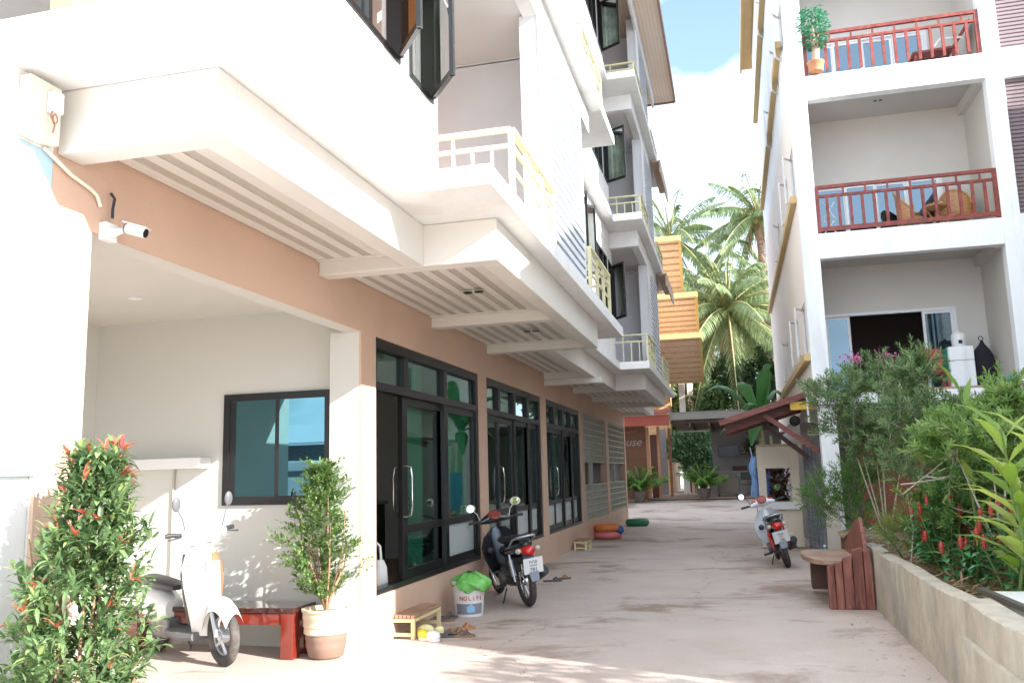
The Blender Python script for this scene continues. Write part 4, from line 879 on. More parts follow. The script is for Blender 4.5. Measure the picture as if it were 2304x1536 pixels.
def bike(T, paint, shield, accent, cowl, lines, whl, mirror_back):
    P = T
    wheel(P, 0, .285, .085, True, whl); wheel(P, 1.22, .285, .07, True, whl)
    w = MB(); w.loft(lofty([(.70, .60, .06, .05), (.55, .60, .105, .08), (.30, .62, .125, .085), (.05, .66, .12, .08), (-.15, .70, .10, .065), (-.28, .73, .065, .04), (-.31, .735, .03, .02)])); w.build('tail_cowl', paint, P, smooth=True)
    w = MB(); w.loft(lofty([(.70, .70, .05, .015), (.62, .73, .09, .04), (.40, .735, .125, .045), (.15, .76, .13, .045), (-.06, .785, .12, .04), (-.15, .785, .08, .02)])); w.build('seat', seatm, P, smooth=True)
    w = MB(); w.tube([(.02, .13, .70), (-.18, .135, .79), (-.30, .09, .82), (-.33, 0, .825), (-.30, -.09, .82), (-.18, -.135, .79), (.02, -.13, .70)], .011, 8); w.build('grab_rail', silv, P, smooth=True)
    w = MB(); w.loft(lofty([(-.24, .665, .085, .05), (-.30, .66, .075, .055), (-.345, .65, .05, .045), (-.36, .645, .02, .02)])); tl_ = w.build('taillight', redl, P, smooth=True)
    for s_ in (-1, 1):
        w = MB(); w.ell((-.27, s_*.115, .665), .05, .035, .032, 12, 7); w.build('indicator', orl, P, smooth=True)
    w = MB(); w.loft([[(x, y*hw, z) for y in (-1, -.5, 0, .5, 1)] for x, z, hw in ((-.20, .62, .06), (-.32, .55, .065), (-.37, .44, .06), (-.40, .33, .045))], closed=False, cap=False)
    w.loft([[(x+.012, y*hw, z) for y in (-1, -.5, 0, .5, 1)] for x, z, hw in ((-.20, .62, .06), (-.32, .55, .065), (-.37, .44, .06), (-.40, .33, .045))], closed=False, cap=False); w.build('rear_mudguard', greypl, P, smooth=True)
    # plate
    pm = Matrix.Translation((-.385, 0, .50)) @ Matrix.Rotation(R(-14), 4, 'Y')
    w = MB(); w.m = pm; w.box(-.004, .0, -.115, .115, -.09, .09); pl_ = w.build('number_plate', platem, P, bevel=.002)
    for j, (tx_, sz, zz) in enumerate(lines):
        M = pm @ Matrix.Translation((-.0055, 0, zz)) @ Matrix.Rotation(-PI/2, 4, 'Z') @ Matrix.Rotation(PI/2, 4, 'X')
        text('plate_text', tx_, sz, inkm, M, pl_, .0006)
    # engine, frame, swingarm
    w = MB(); w.loft(lofty([(.30, .30, .09, .10), (.42, .30, .12, .11), (.62, .32, .11, .09), (.80, .34, .065, .06)], 12, 3)); w.tube([(.50, -.16, .29), (.50, .16, .29)], .085, 16); w.build('engine', engm, P, smooth=True)
    w = MB(); w.bar((.38, .09, .30), (0, .09, .28), .03, .05); w.bar((.38, -.09, .30), (0, -.09, .28), .03, .05); w.box(-.02, .36, .085, .115, .25, .34); w.build('swingarm', dkpl, P, bevel=.004)
    for s_ in (-1, 1):
        w = MB(); w.tube([(0, s_*.12, .30), (.10, s_*.12, .60)], [.016, .016], 8); w.tube([(.02+.012*i, s_*.12+.0, .36+.036*i) for i in range(6)], .03, 10); w.build('shock_absorber', silv if paint is blkpaint else redl, P, smooth=True)
    w = MB(); w.tube([(.62, -.10, .24), (.45, -.15, .20), (.20, -.16, .24), (.12, -.165, .27)], .018, 8); w.tube([(.18, -.165, .25), (.05, -.17, .30), (-.22, -.175, .40), (-.235, -.175, .405)], [.03, .052, .056, .045], 16); w.torus((-.238, -.175, .407), (-1, 0, .35), .028, .008, 16, 6); w.build('exhaust', dkpl, P, smooth=True)
    w = MB(); w.tube([(-.10, -.23, .37), (.08, -.235, .30)], .007, 6); w.loft(lofty([(-.2, .40, .0, .0), (-.16, .405, .01, .045), (.0, .345, .01, .045), (.04, .33, .0, .0)], 8)); 
    # legshield and tunnel
    w = MB()
    secs = []
    for z, hw, x0 in ((.24, .12, .80), (.36, .19, .86), (.50, .235, .93), (.64, .25, .97), (.76, .20, .985), (.86, .10, .98)):
        secs.append([(x0-.16*(abs(t)**2), t*hw, z) for t in (-1, -.75, -.5, -.25, 0, .25, .5, .75, 1)]+[(x0+.03-.15*(abs(t)**2), t*hw*.97, z) for t in (1, .75, .5, .25, 0, -.25, -.5, -.75, -1)])
    w.loft(secs); w.build('leg_shield', shield, P, smooth=True)
    w = MB(); w.loft(lofty([(.50, .50, .055, .06), (.68, .45, .06, .08), (.84, .50, .07, .12), (.95, .66, .07, .14), (.97, .78, .06, .08)], 12)); w.build('centre_cover', cowl, P, smooth=True)
    w = MB(); w.ell((.80, .145, .60), .03, .045, .045, 12, 8); w.ell((.80, -.145, .60), .03, .045, .045, 12, 8); w.build('storage_lid', dkpl, P, smooth=True)
    w = MB(); w.tube([(.86, .12, .60), (.835, .125, .60)], .022, 14); w.build('key_switch', silv, P, smooth=True)
    # fork & fender
    for s_ in (-1, 1):
        w = MB(); w.tube([(1.22, s_*.07, .285), (1.08, s_*.07, .68)], [.026, .022], 10); w.build('fork', silv, P, smooth=True)
    w = MB(); secs = []
    for i in range(11):
        a = R(20+150*i/10); secs.append([(1.22+.32*math.cos(a)*(1-.02*abs(t)), t*.055, .285+.325*math.sin(a)-.03*abs(t)) for t in (-1, -.5, 0, .5, 1)])
    w.loft(secs, closed=False, cap=False); w.build('front_mudguard', paint, P, smooth=True)
    # headset
    w = MB(); w.loft([[(x+.06*math.cos(a)*sx, y, z+.05*math.sin(a)*sx) for a in [2*PI*i/12 for i in range(12)]] for y, x, z, sx in ((-.20, .90, .95, .45), (-.13, .92, .965, .95), (-.06, .96, .975, 1.35), (0, .97, .98, 1.5), (.06, .96, .975, 1.35), (.13, .92, .965, .95), (.20, .90, .95, .45))]); w.build('handlebar_cover', accent, P, smooth=True)
    w = MB(); w.m = Matrix.Translation((.90, 0, 1.02)) @ Matrix.Rotation(R(-38), 4, 'Y'); w.lathe([(.075, -.02), (.08, .005), (.07, .014), (.068, .006), (.01, .006)], 20); w.build('instrument_cluster', dash, P, smooth=True)
    w = MB(); w.ell((1.045, 0, .95), .045, .085, .055); w.build('headlight', orl, P, smooth=True)
    for s_ in (-1, 1):
        w = MB(); w.tube([(.90, s_*.20, .955), (.86, s_*.25, .965), (.84, s_*.345, .965)], [.013, .018, .018], 10); w.ell((.84, s_*.35, .965), .02, .01, .02, 8, 5); w.build('grip', dkpl, P, smooth=True)
        w = MB(); w.tube([(.91, s_*.20, .965), (.93, s_*.24, .96), (.90, s_*.345, .955)], .006, 6); w.build('lever', silv, P, smooth=True)
        w = MB(); w.tube([(.90, s_*.19, .97), (.905, s_*.22, 1.06), (.90, s_*.275, 1.115)], .006, 6)
        w.m = Matrix.Translation((.90, s_*.30, 1.14)) @ Matrix.Rotation(R(-86), 4, 'Y'); w.ell((0, 0, 0), .052, .072, .018, 18, 8); mo = w.build('mirror', mirror_back, P, smooth=True)
        w = MB(); w.m = Matrix.Translation((.884, s_*.30, 1.14)) @ Matrix.Rotation(R(-88), 4, 'Y'); w.lathe([(.001, .003), (.045, .003), (.046, 0)], 20); w.m = w.m; w.build('mirror_glass', mirm, mo)
        w = MB(); w.bar((.42, s_*.12, .22), (.42, s_*.26, .215), .03, .03); w.build('footrest', rubber, P)
    w = MB(); w.tube([(.42, .12, .18), (.36, .20, .04), (.33, .235, .012), (.29, .245, .01)], .009, 8); w.build('side_stand', dkpl, P, smooth=True)
    w = MB(); w.bar((.5, -.165, .3), (.42, -.2, .42), .014); w.tube([(.42, -.2, .42), (.42, -.26, .42)], .012, 8); w.build('kick_starter', silv, P)
    w = MB(); w.box(.1, .4, -.1, .1, .38, .56); w.build('side_panel', dkpl, P, bevel=.02)
def place(T, x, y, hd, lean):
    """hd = heading vector angle from +X; lean>0 leans to the rider's left"""
    T.location = (x, y, 0); T.rotation_mode = 'XYZ'; T.rotation_euler = (-lean, 0, hd)
M1 = thing('motorbike', 'black motorbike parked with its tail to the camera in front of the second glass front', 'motorbike')
bike(M1, blkpaint, blkpaint, blkpaint, greypl, [('กทย', .055, .045), ('กรุงเทพ', .028, .004), ('781', .062, -.047)], chrome, mat('mirror_shell_cream', (.7, .68, .6), .3))
place(M1, -2.40, 9.92, math.atan2(.84, -.52), R(8))
wr = mat('white_bike_paint', (.66, .68, .70), .2, .05, 4, coat=.5); rdp = mat('red_bike_paint', (.42, .02, .03), .2, .08, 6, coat=.5)
M2 = thing('motorbike', 'white and red motorbike leaning on its stand beside the cream kiosk', 'motorbike')
bike(M2, mat('black_gloss_tail', (.03, .022, .025), .2, .1, 6, coat=.5), wr, wr, wr, [('กงน', .05, .045), ('ภูเก็ต', .026, .004), ('188', .055, -.047)], mat('dusty_rim', (.25, .23, .2), .5), dkpl)
w = MB(); w.loft(lofty([(.55, .60, .108, .04), (.30, .60, .13, .035), (.05, .625, .126, .03), (-.12, .66, .108, .02)])); w.build('side_stripe', rdp, M2, smooth=True)
w = MB(); w.ell((.93, .12, .995), .05, .055, .03); w.ell((.93, -.12, .995), .05, .055, .03); w.build('red_cover', rdp, M2, smooth=True)
place(M2, .68, 13.98, R(94), R(14))
# white retro scooter
wp = mat('white_scooter_paint', (.72, .71, .68), .25, .03, 4, coat=.5)
SCT = thing('scooter', 'white retro scooter with an orange leg shield panel, half hidden by the bush', 'scooter')
P = SCT
wheel(P, 0, .23, .09, False, silv, y=0)
fw = wheel(P, 1.22, .235, .09, False, silv)
w = MB(); w.loft(lofty([(.36, .38, .10, .08), (.24, .39, .15, .14), (.05, .40, .18, .16), (-.18, .42, .15, .13), (-.33, .45, .08, .07), (-.36, .46, .03, .03)], 18)); w.build('rear_body', wp, P, smooth=True)
w = MB(); w.loft(lofty([(.44, .56, .06, .02), (.34, .575, .11, .04), (.12, .59, .13, .045), (-.12, .61, .12, .04), (-.22, .61, .06, .02)], 16)); w.build('seat', mat('grey_seat_vinyl', (.06, .06, .062), .5), P, smooth=True)
w = MB(); w.loft(lofty([(.42, .22, .16, .035), (.7, .21, .19, .035), (.92, .22, .16, .035)], 12, 4)); w.build('floorboard', mat('grey_floor_rubber', (.12, .12, .12), .7), P, smooth=True)
w = MB(); secs = []
for z, hw, x0 in ((.22, .09, .93), (.34, .13, .96), (.48, .185, 1.0), (.62, .215, 1.0), (.76, .215, .98), (.86, .165, .97), (.93, .10, .97)):
    ts = (-1, -.8, -.55, -.3, 0, .3, .55, .8, 1)
    secs.append([(x0+.09-.18*(abs(t)**2), t*hw, z) for t in ts]+[(x0+.04-.15*(abs(t)**2), t*hw*.96, z) for t in ts[::-1]])
w.loft(secs); w.build('leg_shield', wp, P, smooth=True)
w = MB(); secs = []
for z, hw, x0 in ((.30, .10, .93), (.5, .16, .96), (.7, .18, .95), (.86, .13, .93)): secs.append([(x0+.03-.15*(abs(t)**2), t*hw, z) for t in (-1, -.5, 0, .5, 1)]+[(x0-.02-.15*(abs(t)**2), t*hw*.95, z) for t in (1, .5, 0, -.5, -1)])
w.loft(secs); w.build('inner_panel', dkpl, P, smooth=True)
w = MB(); secs = []
for z, hw, x0 in ((.50, .185, 1.0), (.62, .215, 1.0), (.76, .215, .98), (.87, .155, .97)): secs.append([(x0+.102-.18*(t*t), t*hw, z) for t in (0, .3, .55, .8, .96)])
w.loft(secs, closed=False, cap=False); w.build('orange_panel', mat('copper_panel', (.46, .17, .085), .3, .2, 5), P, smooth=True)
w = MB(); secs = []
for i in range(13):
    a = R(38+120*i/12); rr = .262+.02*math.sin(a); secs.append([(1.22+rr*math.cos(a)*(1-.10*abs(t)**2), t*(.085+.02*math.sin(a)), .235+(rr+.02)*math.sin(a)-.10*abs(t)**2) for t in (-1, -.7, -.35, 0, .35, .7, 1)])
w.loft(secs, closed=False, cap=False); w.build('front_mudguard', wp, P, smooth=True)
w = MB(); w.loft([[(1.08+.06*math.cos(a), .07*math.sin(a)*1, z) for a in [2*PI*i/12 for i in range(12)]] for z in (.45, .6, .8)]); w.build('fork_cover', wp, P, smooth=True)
for s_ in (-1, 1): w = MB(); w.tube([(1.22, s_*.075, .235), (1.14, s_*.075, .48)], .022, 10); w.build('fork', silv, P, smooth=True)
w = MB(); w.loft([[(x+.085*math.cos(a)*sx, y, z+.075*math.sin(a)*sx) for a in [2*PI*i/14 for i in range(14)]] for y, x, z, sx in ((-.24, .94, 1.02, .35), (-.15, .97, 1.03, .7), (-.07, 1.0, 1.03, 1.15), (0, 1.01, 1.03, 1.25), (.07, 1.0, 1.03, 1.15), (.15, .97, 1.03, .7), (.24, .94, 1.02, .35))]); w.build('headset', wp, P, smooth=True)
w = MB(); w.m = Matrix.Translation((1.09, 0, 1.02)) @ Matrix.Rotation(R(84), 4, 'Y'); w.lathe([(.07, 0), (.075, .015), (.06, .03), (.02, .04)], 20); w.build('headlight', orl, P, smooth=True)
for s_ in (-1, 1):
    w = MB(); w.tube([(.93, s_*.24, 1.02), (.90, s_*.30, 1.03), (.88, s_*.37, 1.03)], .018, 10); w.build('grip', dkpl, P, smooth=True)
    w = MB(); w.tube([(.95, s_*.25, 1.02), (.98, s_*.28, 1.01), (.95, s_*.38, 1.0)], .007, 6); w.build('lever', dkpl, P, smooth=True)
    w = MB(); w.tube([(.95, s_*.20, 1.05), (.96, s_*.23, 1.15), (.95, s_*.27, 1.22)], .007, 6); w.m = Matrix.Translation((.95, s_*.285, 1.27)) @ Matrix.Rotation(R(-84), 4, 'Y'); w.ell((0, 0, 0), .06, .045, .02, 18, 8); w.build('mirror', mat('grey_mirror_shell', (.12, .12, .13), .4), P, smooth=True)
w = MB(); w.box(.05, .42, -.12, .12, .16, .32); w.build('engine', engm, P, bevel=.02)
w = MB(); w.tube([(.35, .1, .2), (.3, .2, .03), (.26, .22, .01)], .01, 8); w.build('side_stand', dkpl, P)
w = MB(); w.ell((.99, -.17, .80), .02, .03, .02); w.build('indicator', orl, P, smooth=True)
SCT.scale = (.9, .86, 1.06)
place(SCT, -4.19-1.10*.90, 6.55+1.10*.43, math.atan2(-.43, .90), R(-4))
# ================================================================ vegetation
G = leafmat('shrub_leaf', (.035, .10, .025), (.11, .21, .05), trans=.3)
stemm = leafmat('stem_green', (.12, .2, .05), (.2, .3, .08)); barkp = wood('pale_twig', (.30, .26, .20), (.5, .46, .38), .8, 10)
# left bush with red new leaves
T = thing('bush', 'tall leafy bush with red and orange new leaves before the white corner pier', 'bush', (-2.82, 3.25, 0)); T.scale = (.80, .85, 1)
random.seed(11)
w = MB()
for i in range(7):
    a = random.uniform(0, 2*PI); q = random.uniform(.05, .28); w.tube([(0, 0, 0), (.4*q*math.cos(a), .4*q*math.sin(a), .5), (q*math.cos(a), q*math.sin(a), 1.3)], [.018, .012, .004], 6)
w.build('stem', bark, T, smooth=True)
gre = MB(); red = MB()
def hull(z): return (.29+.03*math.sin(z*7))*(1 if z < .75 else max(.12, (1.66-z)/.91)**.8)
for i in range(1080):
    z = random.uniform(.05, 1.6); a = random.uniform(0, 2*PI); rr = hull(z)*random.uniform(.5, 1.05)*(1+.22*math.sin(3*a+6*z)+.12*math.sin(5*a-11*z))
    cx = .10 if z > 1.2 else .03
    p = V((cx*0+rr*math.cos(a)*1.0+(.11 if z > 1.2 else .02), rr*math.sin(a)*.9, z)); d = V((math.cos(a), math.sin(a), random.uniform(.0, 1.2))).normalized(); up = V((0, 0, 1))
    newl = random.random() < .06; tgt = gre
    for j in range(8):
        q = p+d*.10*j/7; dd = (d*.7+rdir()*.9).normalized(); leaf(tgt, q, dd, up, random.uniform(.045, .11), random.uniform(.018, .036), .25)
    if newl or (z > 1.45 and random.random() < .2) or (math.cos(a) < -.6 and .8 < z < 1.3 and random.random() < .12):
        e = p+d*.11
        for j in range(4): dd = (d*.8+rdir()*.8).normalized(); leaf(red, e, dd, up, random.uniform(.06, .10), random.uniform(.018, .028), .3)
gre.build('foliage', leafmat('bush_leaf', (.07, .13, .055), (.20, .29, .12), (.42, .46, .17), trans=.35), T)
red.build('new_leaves', leafmat('new_leaf_red', (.38, .07, .06), (.58, .26, .14), trans=.4), T, ).__setitem__('label', 'red and orange young leaves')
# feathery hedge shrubs in the planter
def feathery(name, lab, loc, blobs, n, m, ln=.07, lw=.010, seed=1, twig=True, cat='shrub', grp=None, per=26):
    random.seed(seed); T = thing(name, lab, cat, loc, 0, grp); w = MB(); tw = MB()
    for i in range(n):
        c, r = random.choice(blobs); c = V(c); d0 = rdir(-.5, 1); p = c+V((d0.x*r[0], d0.y*r[1], d0.z*r[2]))*random.uniform(.35, 1)
        d = (d0*.6+V((0, -.15, .55))+rdir()*.5).normalized(); L_ = random.uniform(.16, .34); side_ = d.orthogonal()
        if i % 5 == 0 and twig: tw.tube([p-d*.12, p+d*L_*.8], [.004, .002], 4, False)
        for j in range(per):
            t = j/per; a = j*2.4; o_ = Matrix.Rotation(a, 3, d) @ side_; q = p+d*L_*t-V((0, 0, .06*t*t))
            dd = (o_.normalized()*(1.0-.5*t)+d*.75).normalized(); leaf(w, q, dd, d, ln*random.uniform(.8, 1.2)*(1.1-.4*t), lw, .15)
    for (c, r) in blobs:
        tw.tube([(0, 0, .4), (c[0]*.5, c[1]*.5, .4+(c[2]-.4)*.5), (c[0], c[1], c[2])], [.012, .008, .003], 6)
    tw.build('stem', barkp, T, smooth=True); w.build('foliage', m, T); return T
fg = leafmat('feather_leaf', (.07, .14, .05), (.22, .31, .13), trans=.3); fy = leafmat('feather_leaf_bright', (.11, .21, .05), (.24, .34, .10), trans=.4)
feathery('shrub', 'dark green feathery shrub at the far end of the planter reaching up the corner pillar', (1.75, 11.6, .1), [((-.45, 0, 2.25), (.35, .4, .22)), ((.05, 0, 2.35), (.4, .4, .35)), ((-.25, .1, 1.9), (.45, .4, .25)), ((.4, .1, 2.0), (.45, .4, .35)), ((-.05, 0, 1.6), (.25, .3, .3))], 430, fg, .085, .015, 2)
feathery('shrub', 'low feathery green bush beside the kiosk at the far end of the planter', (1.45, 12.2, .1), [((-.3, 0, 1.0), (.35, .35, .25)), ((.05, -.1, .75), (.4, .3, .3)), ((.1, 0, 1.2), (.3, .3, .2))], 300, leafmat('feather_mid', (.05, .15, .03), (.14, .26, .05), trans=.3), .06, .010, 3)
feathery('shrub', 'tall dark feathery shrub in the middle of the planter below the pink orchids', (2.1, 9.8, .3), [((-.25, 0, 1.72), (.4, .4, .25)), ((.1, 0, 1.4), (.45, .4, .3)), ((-.2, 0, 2.12), (.12, .15, .16)), ((.3, 0, 1.6), (.35, .3, .2)), ((-.3, 0, 1.2), (.35, .3, .3)), ((.3, .1, 1.1), (.4, .3, .35))], 440, fg, .085, .015, 4)
feathery('shrub', 'bright yellow green feathery shrub in front of the fridge on the balcony', (2.05, 7.9, .3), [((.0, 0, 1.42), (.33, .35, .16)), ((.16, 0, 1.62), (.10, .12, .16)), ((-.25, .1, 1.3), (.25, .25, .16)), ((.35, -.1, 1.15), (.35, .3, .2))], 290, fy, .095, .016, 5)
feathery('shrub', 'mixed green shrub filling the planter behind the red cone flowers', (2.35, 8.8, .3), [((0, 0, 1.0), (.55, .4, .4)), ((.3, .1, 1.25), (.4, .35, .25)), ((-.4, 0, .7), (.4, .3, .3)), ((.5, -.2, .75), (.4, .3, .35))], 560, leafmat('feather_mid2', (.04, .13, .03), (.15, .27, .06), (.45, .42, .10), trans=.3), .08, .016, 6)
feathery('shrub', 'small yellowish bush in the planter beside the pointed bench back', (1.75, 10.3, .2), [((0, 0, .55), (.25, .3, .18)), ((.3, -.2, .5), (.3, .3, .2))], 200, leafmat('yellowish_leaf', (.12, .18, .03), (.30, .32, .07), trans=.3), .045, .010, 7)
# thin bare twigs
T = thing('bare_branches', 'pale bare crooked branches crossing the front of the dark shrubs', 'branch', (1.9, 8.8, .6))
random.seed(5); w = MB()
for i in range(9):
    p = V((random.uniform(-.5, .1), random.uniform(-.3, .1), random.uniform(.2, .95))); d = V((random.uniform(.4, 1), -.1, random.uniform(-.25, .5))).normalized(); pts = [p]
    for j in range(6): d = (d+rdir()*.35).normalized(); p = p+d*.11; pts.append(p)
    w.tube(pts, [.008, .007, .006, .005, .004, .003, .002], 5)
w.tube([(-.35, 0, -.4), (-.38, .02, 0), (-.34, 0, .3), (-.36, .02, .62)], [.009, .007, .006, .003], 6)
w.build('branch', barkp, T, smooth=True)
# tall long-leaved plants
def longleaf(name, lab, loc, stems, ln, lw, n, m, seed, cat='plant', up=.7, droop=.35, grp=None):
    random.seed(seed); T = thing(name, lab, cat, loc, 0, grp); w = MB(); st = MB()
    for (a, b) in stems:
        a = V(a); b = V(b); st.tube([a, a.lerp(b, .5)+rdir()*.02, b], [.014, .012, .008], 7)
        for i in range(n):
            t = (i+.5)/n; t = .25+.75*t; q = a.lerp(b, t); an = i*2.4+seed; d = V((math.cos(an), math.sin(an), up*(.4+t))).normalized()
            s_ = ln*random.uniform(.75, 1.1); leaf(w, q, d, V((0, 0, 1)), s_, lw*random.uniform(.85, 1.15), droop)
    st.build('stem', stemm, T, smooth=True); w.build('foliage', m, T); return T
ll = leafmat('long_leaf', (.12, .24, .04), (.30, .42, .10), trans=.4)
longleaf('tall_plant', 'tall plant with broad upright pale green leaves rising before the balcony', (2.0, 8.3, .4), [((0, 0, 0), (-.05, -.1, 1.75))], .38, .07, 9, ll, 3, up=1.5, droop=.12)
longleaf('tall_plant', 'large plant with long drooping yellow green leaves at the right edge of the picture', (1.80, 6.55, .5), [((.06, 0, 0), (-.04, -.05, 1.22)), ((.2, .1, 0), (.22, .0, 1.1)), ((.0, .15, 0), (.1, .1, .85))], .50, .085, 17, leafmat('long_leaf_yellow', (.16, .27, .04), (.42, .48, .14), trans=.4), 8, up=.9, droop=.3)
longleaf('tall_plant', 'narrow bladed plant behind the drooping leaves on the right', (2.25, 7.2, .5), [((0, 0, 0), (0, 0, 1.0)), ((-.2, .1, 0), (-.25, .1, .95))], .3, .03, 22, leafmat('narrow_blade', (.10, .20, .04), (.30, .36, .12), trans=.35), 9, up=.9)
# wood of yellow flowers
T = thing('flowering_plant', 'plant with small yellow daisies near the white balcony beam', 'plant', (2.5, 8.0, .4))
w = MB(); f = MB(); st = MB(); random.seed(31)
for i in range(9):
    p = V((random.uniform(-.35, .3), random.uniform(-.2, .2), random.uniform(1.0, 1.45))); st.tube([(0, 0, 0), (p.x*.5, p.y*.5, .8), p], [.006, .005, .003], 5); f = MB(); f.ell(p, .018, .018, .012, 8, 5)
    for k in range(8): a = 2*PI*k/8; leaf(f, p, V((math.cos(a), -.4, math.sin(a))).normalized(), V((0, -1, 0)), .032, .014, .05)
    f.build('flower', mat('daisy_yellow', (.75, .60, .05), .5), T)
    for k in range(16): q = V((p.x*.7, p.y*.7, random.uniform(.5, 1.2))); leaf(w, q, rdir(), V((0, 0, 1)), .10, .03)
st.build('stem', stemm, T); w.build('foliage', G, T)
# red cone ginger
ging = leafmat('ginger_leaf', (.035, .14, .05), (.09, .27, .10), rough=.25, trans=.2); redc = mat('red_cone', (.32, .028, .018), .35, .25, 12)
def ginger(x, y, z, seed, n, lab):
    random.seed(seed); T = thing('ginger_plant', lab, 'plant', (x, y, .48), 0, 'red cone ginger plants in the planter'); w = MB(); st = MB(); cones = []
    for i in range(n):
        a = random.uniform(0, 2*PI); q = random.uniform(.03, .30); h = random.uniform(.3, z); tip = V((q*math.cos(a)*1.2, q*math.sin(a), h)); st.tube([(tip.x*.3, tip.y*.3, 0), (tip.x*.6, tip.y*.6, h*.5), tip], [.009, .008, .007], 6)
        for k in range(10):
            t = .35+.65*k/9; b = V((tip.x*(.3+.7*t), tip.y*(.3+.7*t), h*t)); an = k*2.2+i; leaf(w, b, V((math.cos(an), math.sin(an), .25)).normalized(), V((0, 0, 1)), random.uniform(.12, .19), random.uniform(.055, .075), .35)
        if random.random() < .8: cones.append(tip)
    st.build('stem', stemm, T); w.build('foliage', ging, T)
    for c in cones:
        k = MB(); hh = random.uniform(.09, .14); sx = random.uniform(-.02, .02)
        k.lathe([(.004, 0), (.017, .015), (.014, .022), (.021, .03), (.017, .042), (.023, .05), (.018, .062), (.021, .07), (.015, .08), (.015, .088), (.006, hh), (.001, hh+.008)], 10, c); k.build('flower_cone', redc, T, smooth=True)
ginger(1.72, 9.5, .66, 1, 13, 'red cone ginger furthest along the planter, nearest the wooden bench')
ginger(1.78, 8.5, .70, 2, 13, 'red cone ginger in the middle of the planter row')
ginger(2.2, 7.7, .72, 3, 13, 'red cone ginger at the right behind the dry stems')
ginger(1.75, 7.6, .50, 4, 9, 'lowest red cone ginger with glossy leaves nearest the planter wall')
ginger(2.1, 9.0, .80, 5, 11, 'tallest red cone ginger at the back against the shrub')
ginger(1.85, 6.85, .42, 6, 8, 'red cone ginger beside the pale cement slab')
# ---------------------------------------------------------------- palms
fr_m = leafmat('palm_leaf', (.095, .15, .065), (.24, .30, .14), (.42, .43, .24), trans=.35); rach = mat('palm_rib', (.36, .34, .14), .6)
trunkm = wood('palm_bark', (.22, .14, .10), (.42, .29, .21), .9, 3, (1, 1, 6))
def frond(w, rb, p, az, el, L_, sag, nl=64, wdt=.06, ll_=.8):
    pts = []; d0 = V((math.cos(az)*math.cos(el), math.sin(az)*math.cos(el), math.sin(el)))
    for j in range(13): t = j/12; pts.append(p+d0*L_*t+V((0, 0, -sag*L_*t*t)))
    rb.tube(pts, [.045*(1-.85*j/12)+.008 for j in range(13)], 5)
    sd = d0.cross(V((0, 0, 1))).normalized()
    for j in range(nl):
        t = .1+.9*j/nl; k = min(11, int(t*12)); a = pts[k].lerp(pts[k+1], t*12-k); dr = (pts[k+1]-pts[k]).normalized()
        l_ = ll_*math.sin(PI*(.12+.82*t))*random.uniform(.85, 1.1)
        for s_ in (-1, 1):
            dd = (sd*s_*.75+dr*.55+V((0, 0, -.45-.35*random.random()))).normalized(); up = V((0, 0, 1)); k0 = len(w.v)
            r = dd.cross(up).normalized()*wdt*.5; b = a+dd*l_*.55; e = a+dd*l_+V((0, 0, -.28*l_))
            w.v += [tuple(a-r*.6), tuple(a+r*.6), tuple(b-r), tuple(b+r), tuple(e)]; w.f += [(k0, k0+1, k0+3, k0+2), (k0+2, k0+3, k0+4)]
def palm(lab, base, top, nf, L_, seed, lean=(0, 0), ups=.9):
    random.seed(seed); T = thing('palm_tree', lab, 'palm tree', base, 0, 'coconut palms behind the alley'); t = MB(); h = top-base[2]; c = V((lean[0], lean[1], h))
    t.tube([(0, 0, -.3), (lean[0]*.2, lean[1]*.2, h*.3), (lean[0]*.6, lean[1]*.6, h*.7), c], [.30, .23, .21, .19], 12); t.build('trunk', trunkm, T, smooth=True)
    w = MB(); rb = MB()
    for i in range(nf):
        el = R(85-130*((i+.5)/nf)**ups); frond(w, rb, c, i*2.4+seed, el, L_*random.uniform(.85, 1.1), .35+.25*random.random())
    f = w.build('crown', fr_m, T); rb.build('rib', rach, T, smooth=True)
    nu = MB(); [nu.ell(tuple(c+V((.3*math.cos(i*1.1), .3*math.sin(i*1.1), -.35-.1*(i % 3)))), .15, .15, .19, 10, 7) for i in range(8)]; nu.build('coconut', mat('coconut_husk', (.42, .36, .10), .5, .2, 6), T, smooth=True)
    hg = MB()
    for i in range(26): a = i*.9; hg.tube([c+V((.15*math.cos(a), .15*math.sin(a), -.2)), c+V((.5*math.cos(a), .5*math.sin(a), -1.0)), c+V((.5*math.cos(a)+random.gauss(0, .1), .5*math.sin(a), -1.8-random.random()*1.2))], [.03, .02, .005], 4)
    hg.build('dead_fronds', mat('dead_frond', (.30, .17, .11), .9, .2, 8), T)
palm('coconut palm in the middle with a bare reddish trunk, nearest of the palms', (.35, 46, .4), 9.9, 48, 5.6, 3, (-.25, 0))
palm('tall coconut palm against the pale side wall on the right', (2.6, 50, .4), 16.0, 30, 4.8, 8, (-.5, 0))
palm('coconut palm rising behind the orange timber house', (-3.4, 50, .4), 15.0, 30, 5.0, 13, (.5, 0))
palm('shorter coconut palm filling the gap behind the middle one', (-1.0, 56, .4), 11.5, 32, 4.8, 21)
palm('coconut palm lowest on the right behind the banana', (2.4, 53, .4), 9.8, 34, 4.6, 34, (.2, 0))
palm('slender coconut palm between the orange house and the middle palm', (-1.9, 58, .4), 12.6, 34, 5.0, 55)
palm('coconut palm far back filling the gap beside the right building', (3.2, 60, .4), 14.0, 34, 5.2, 61)
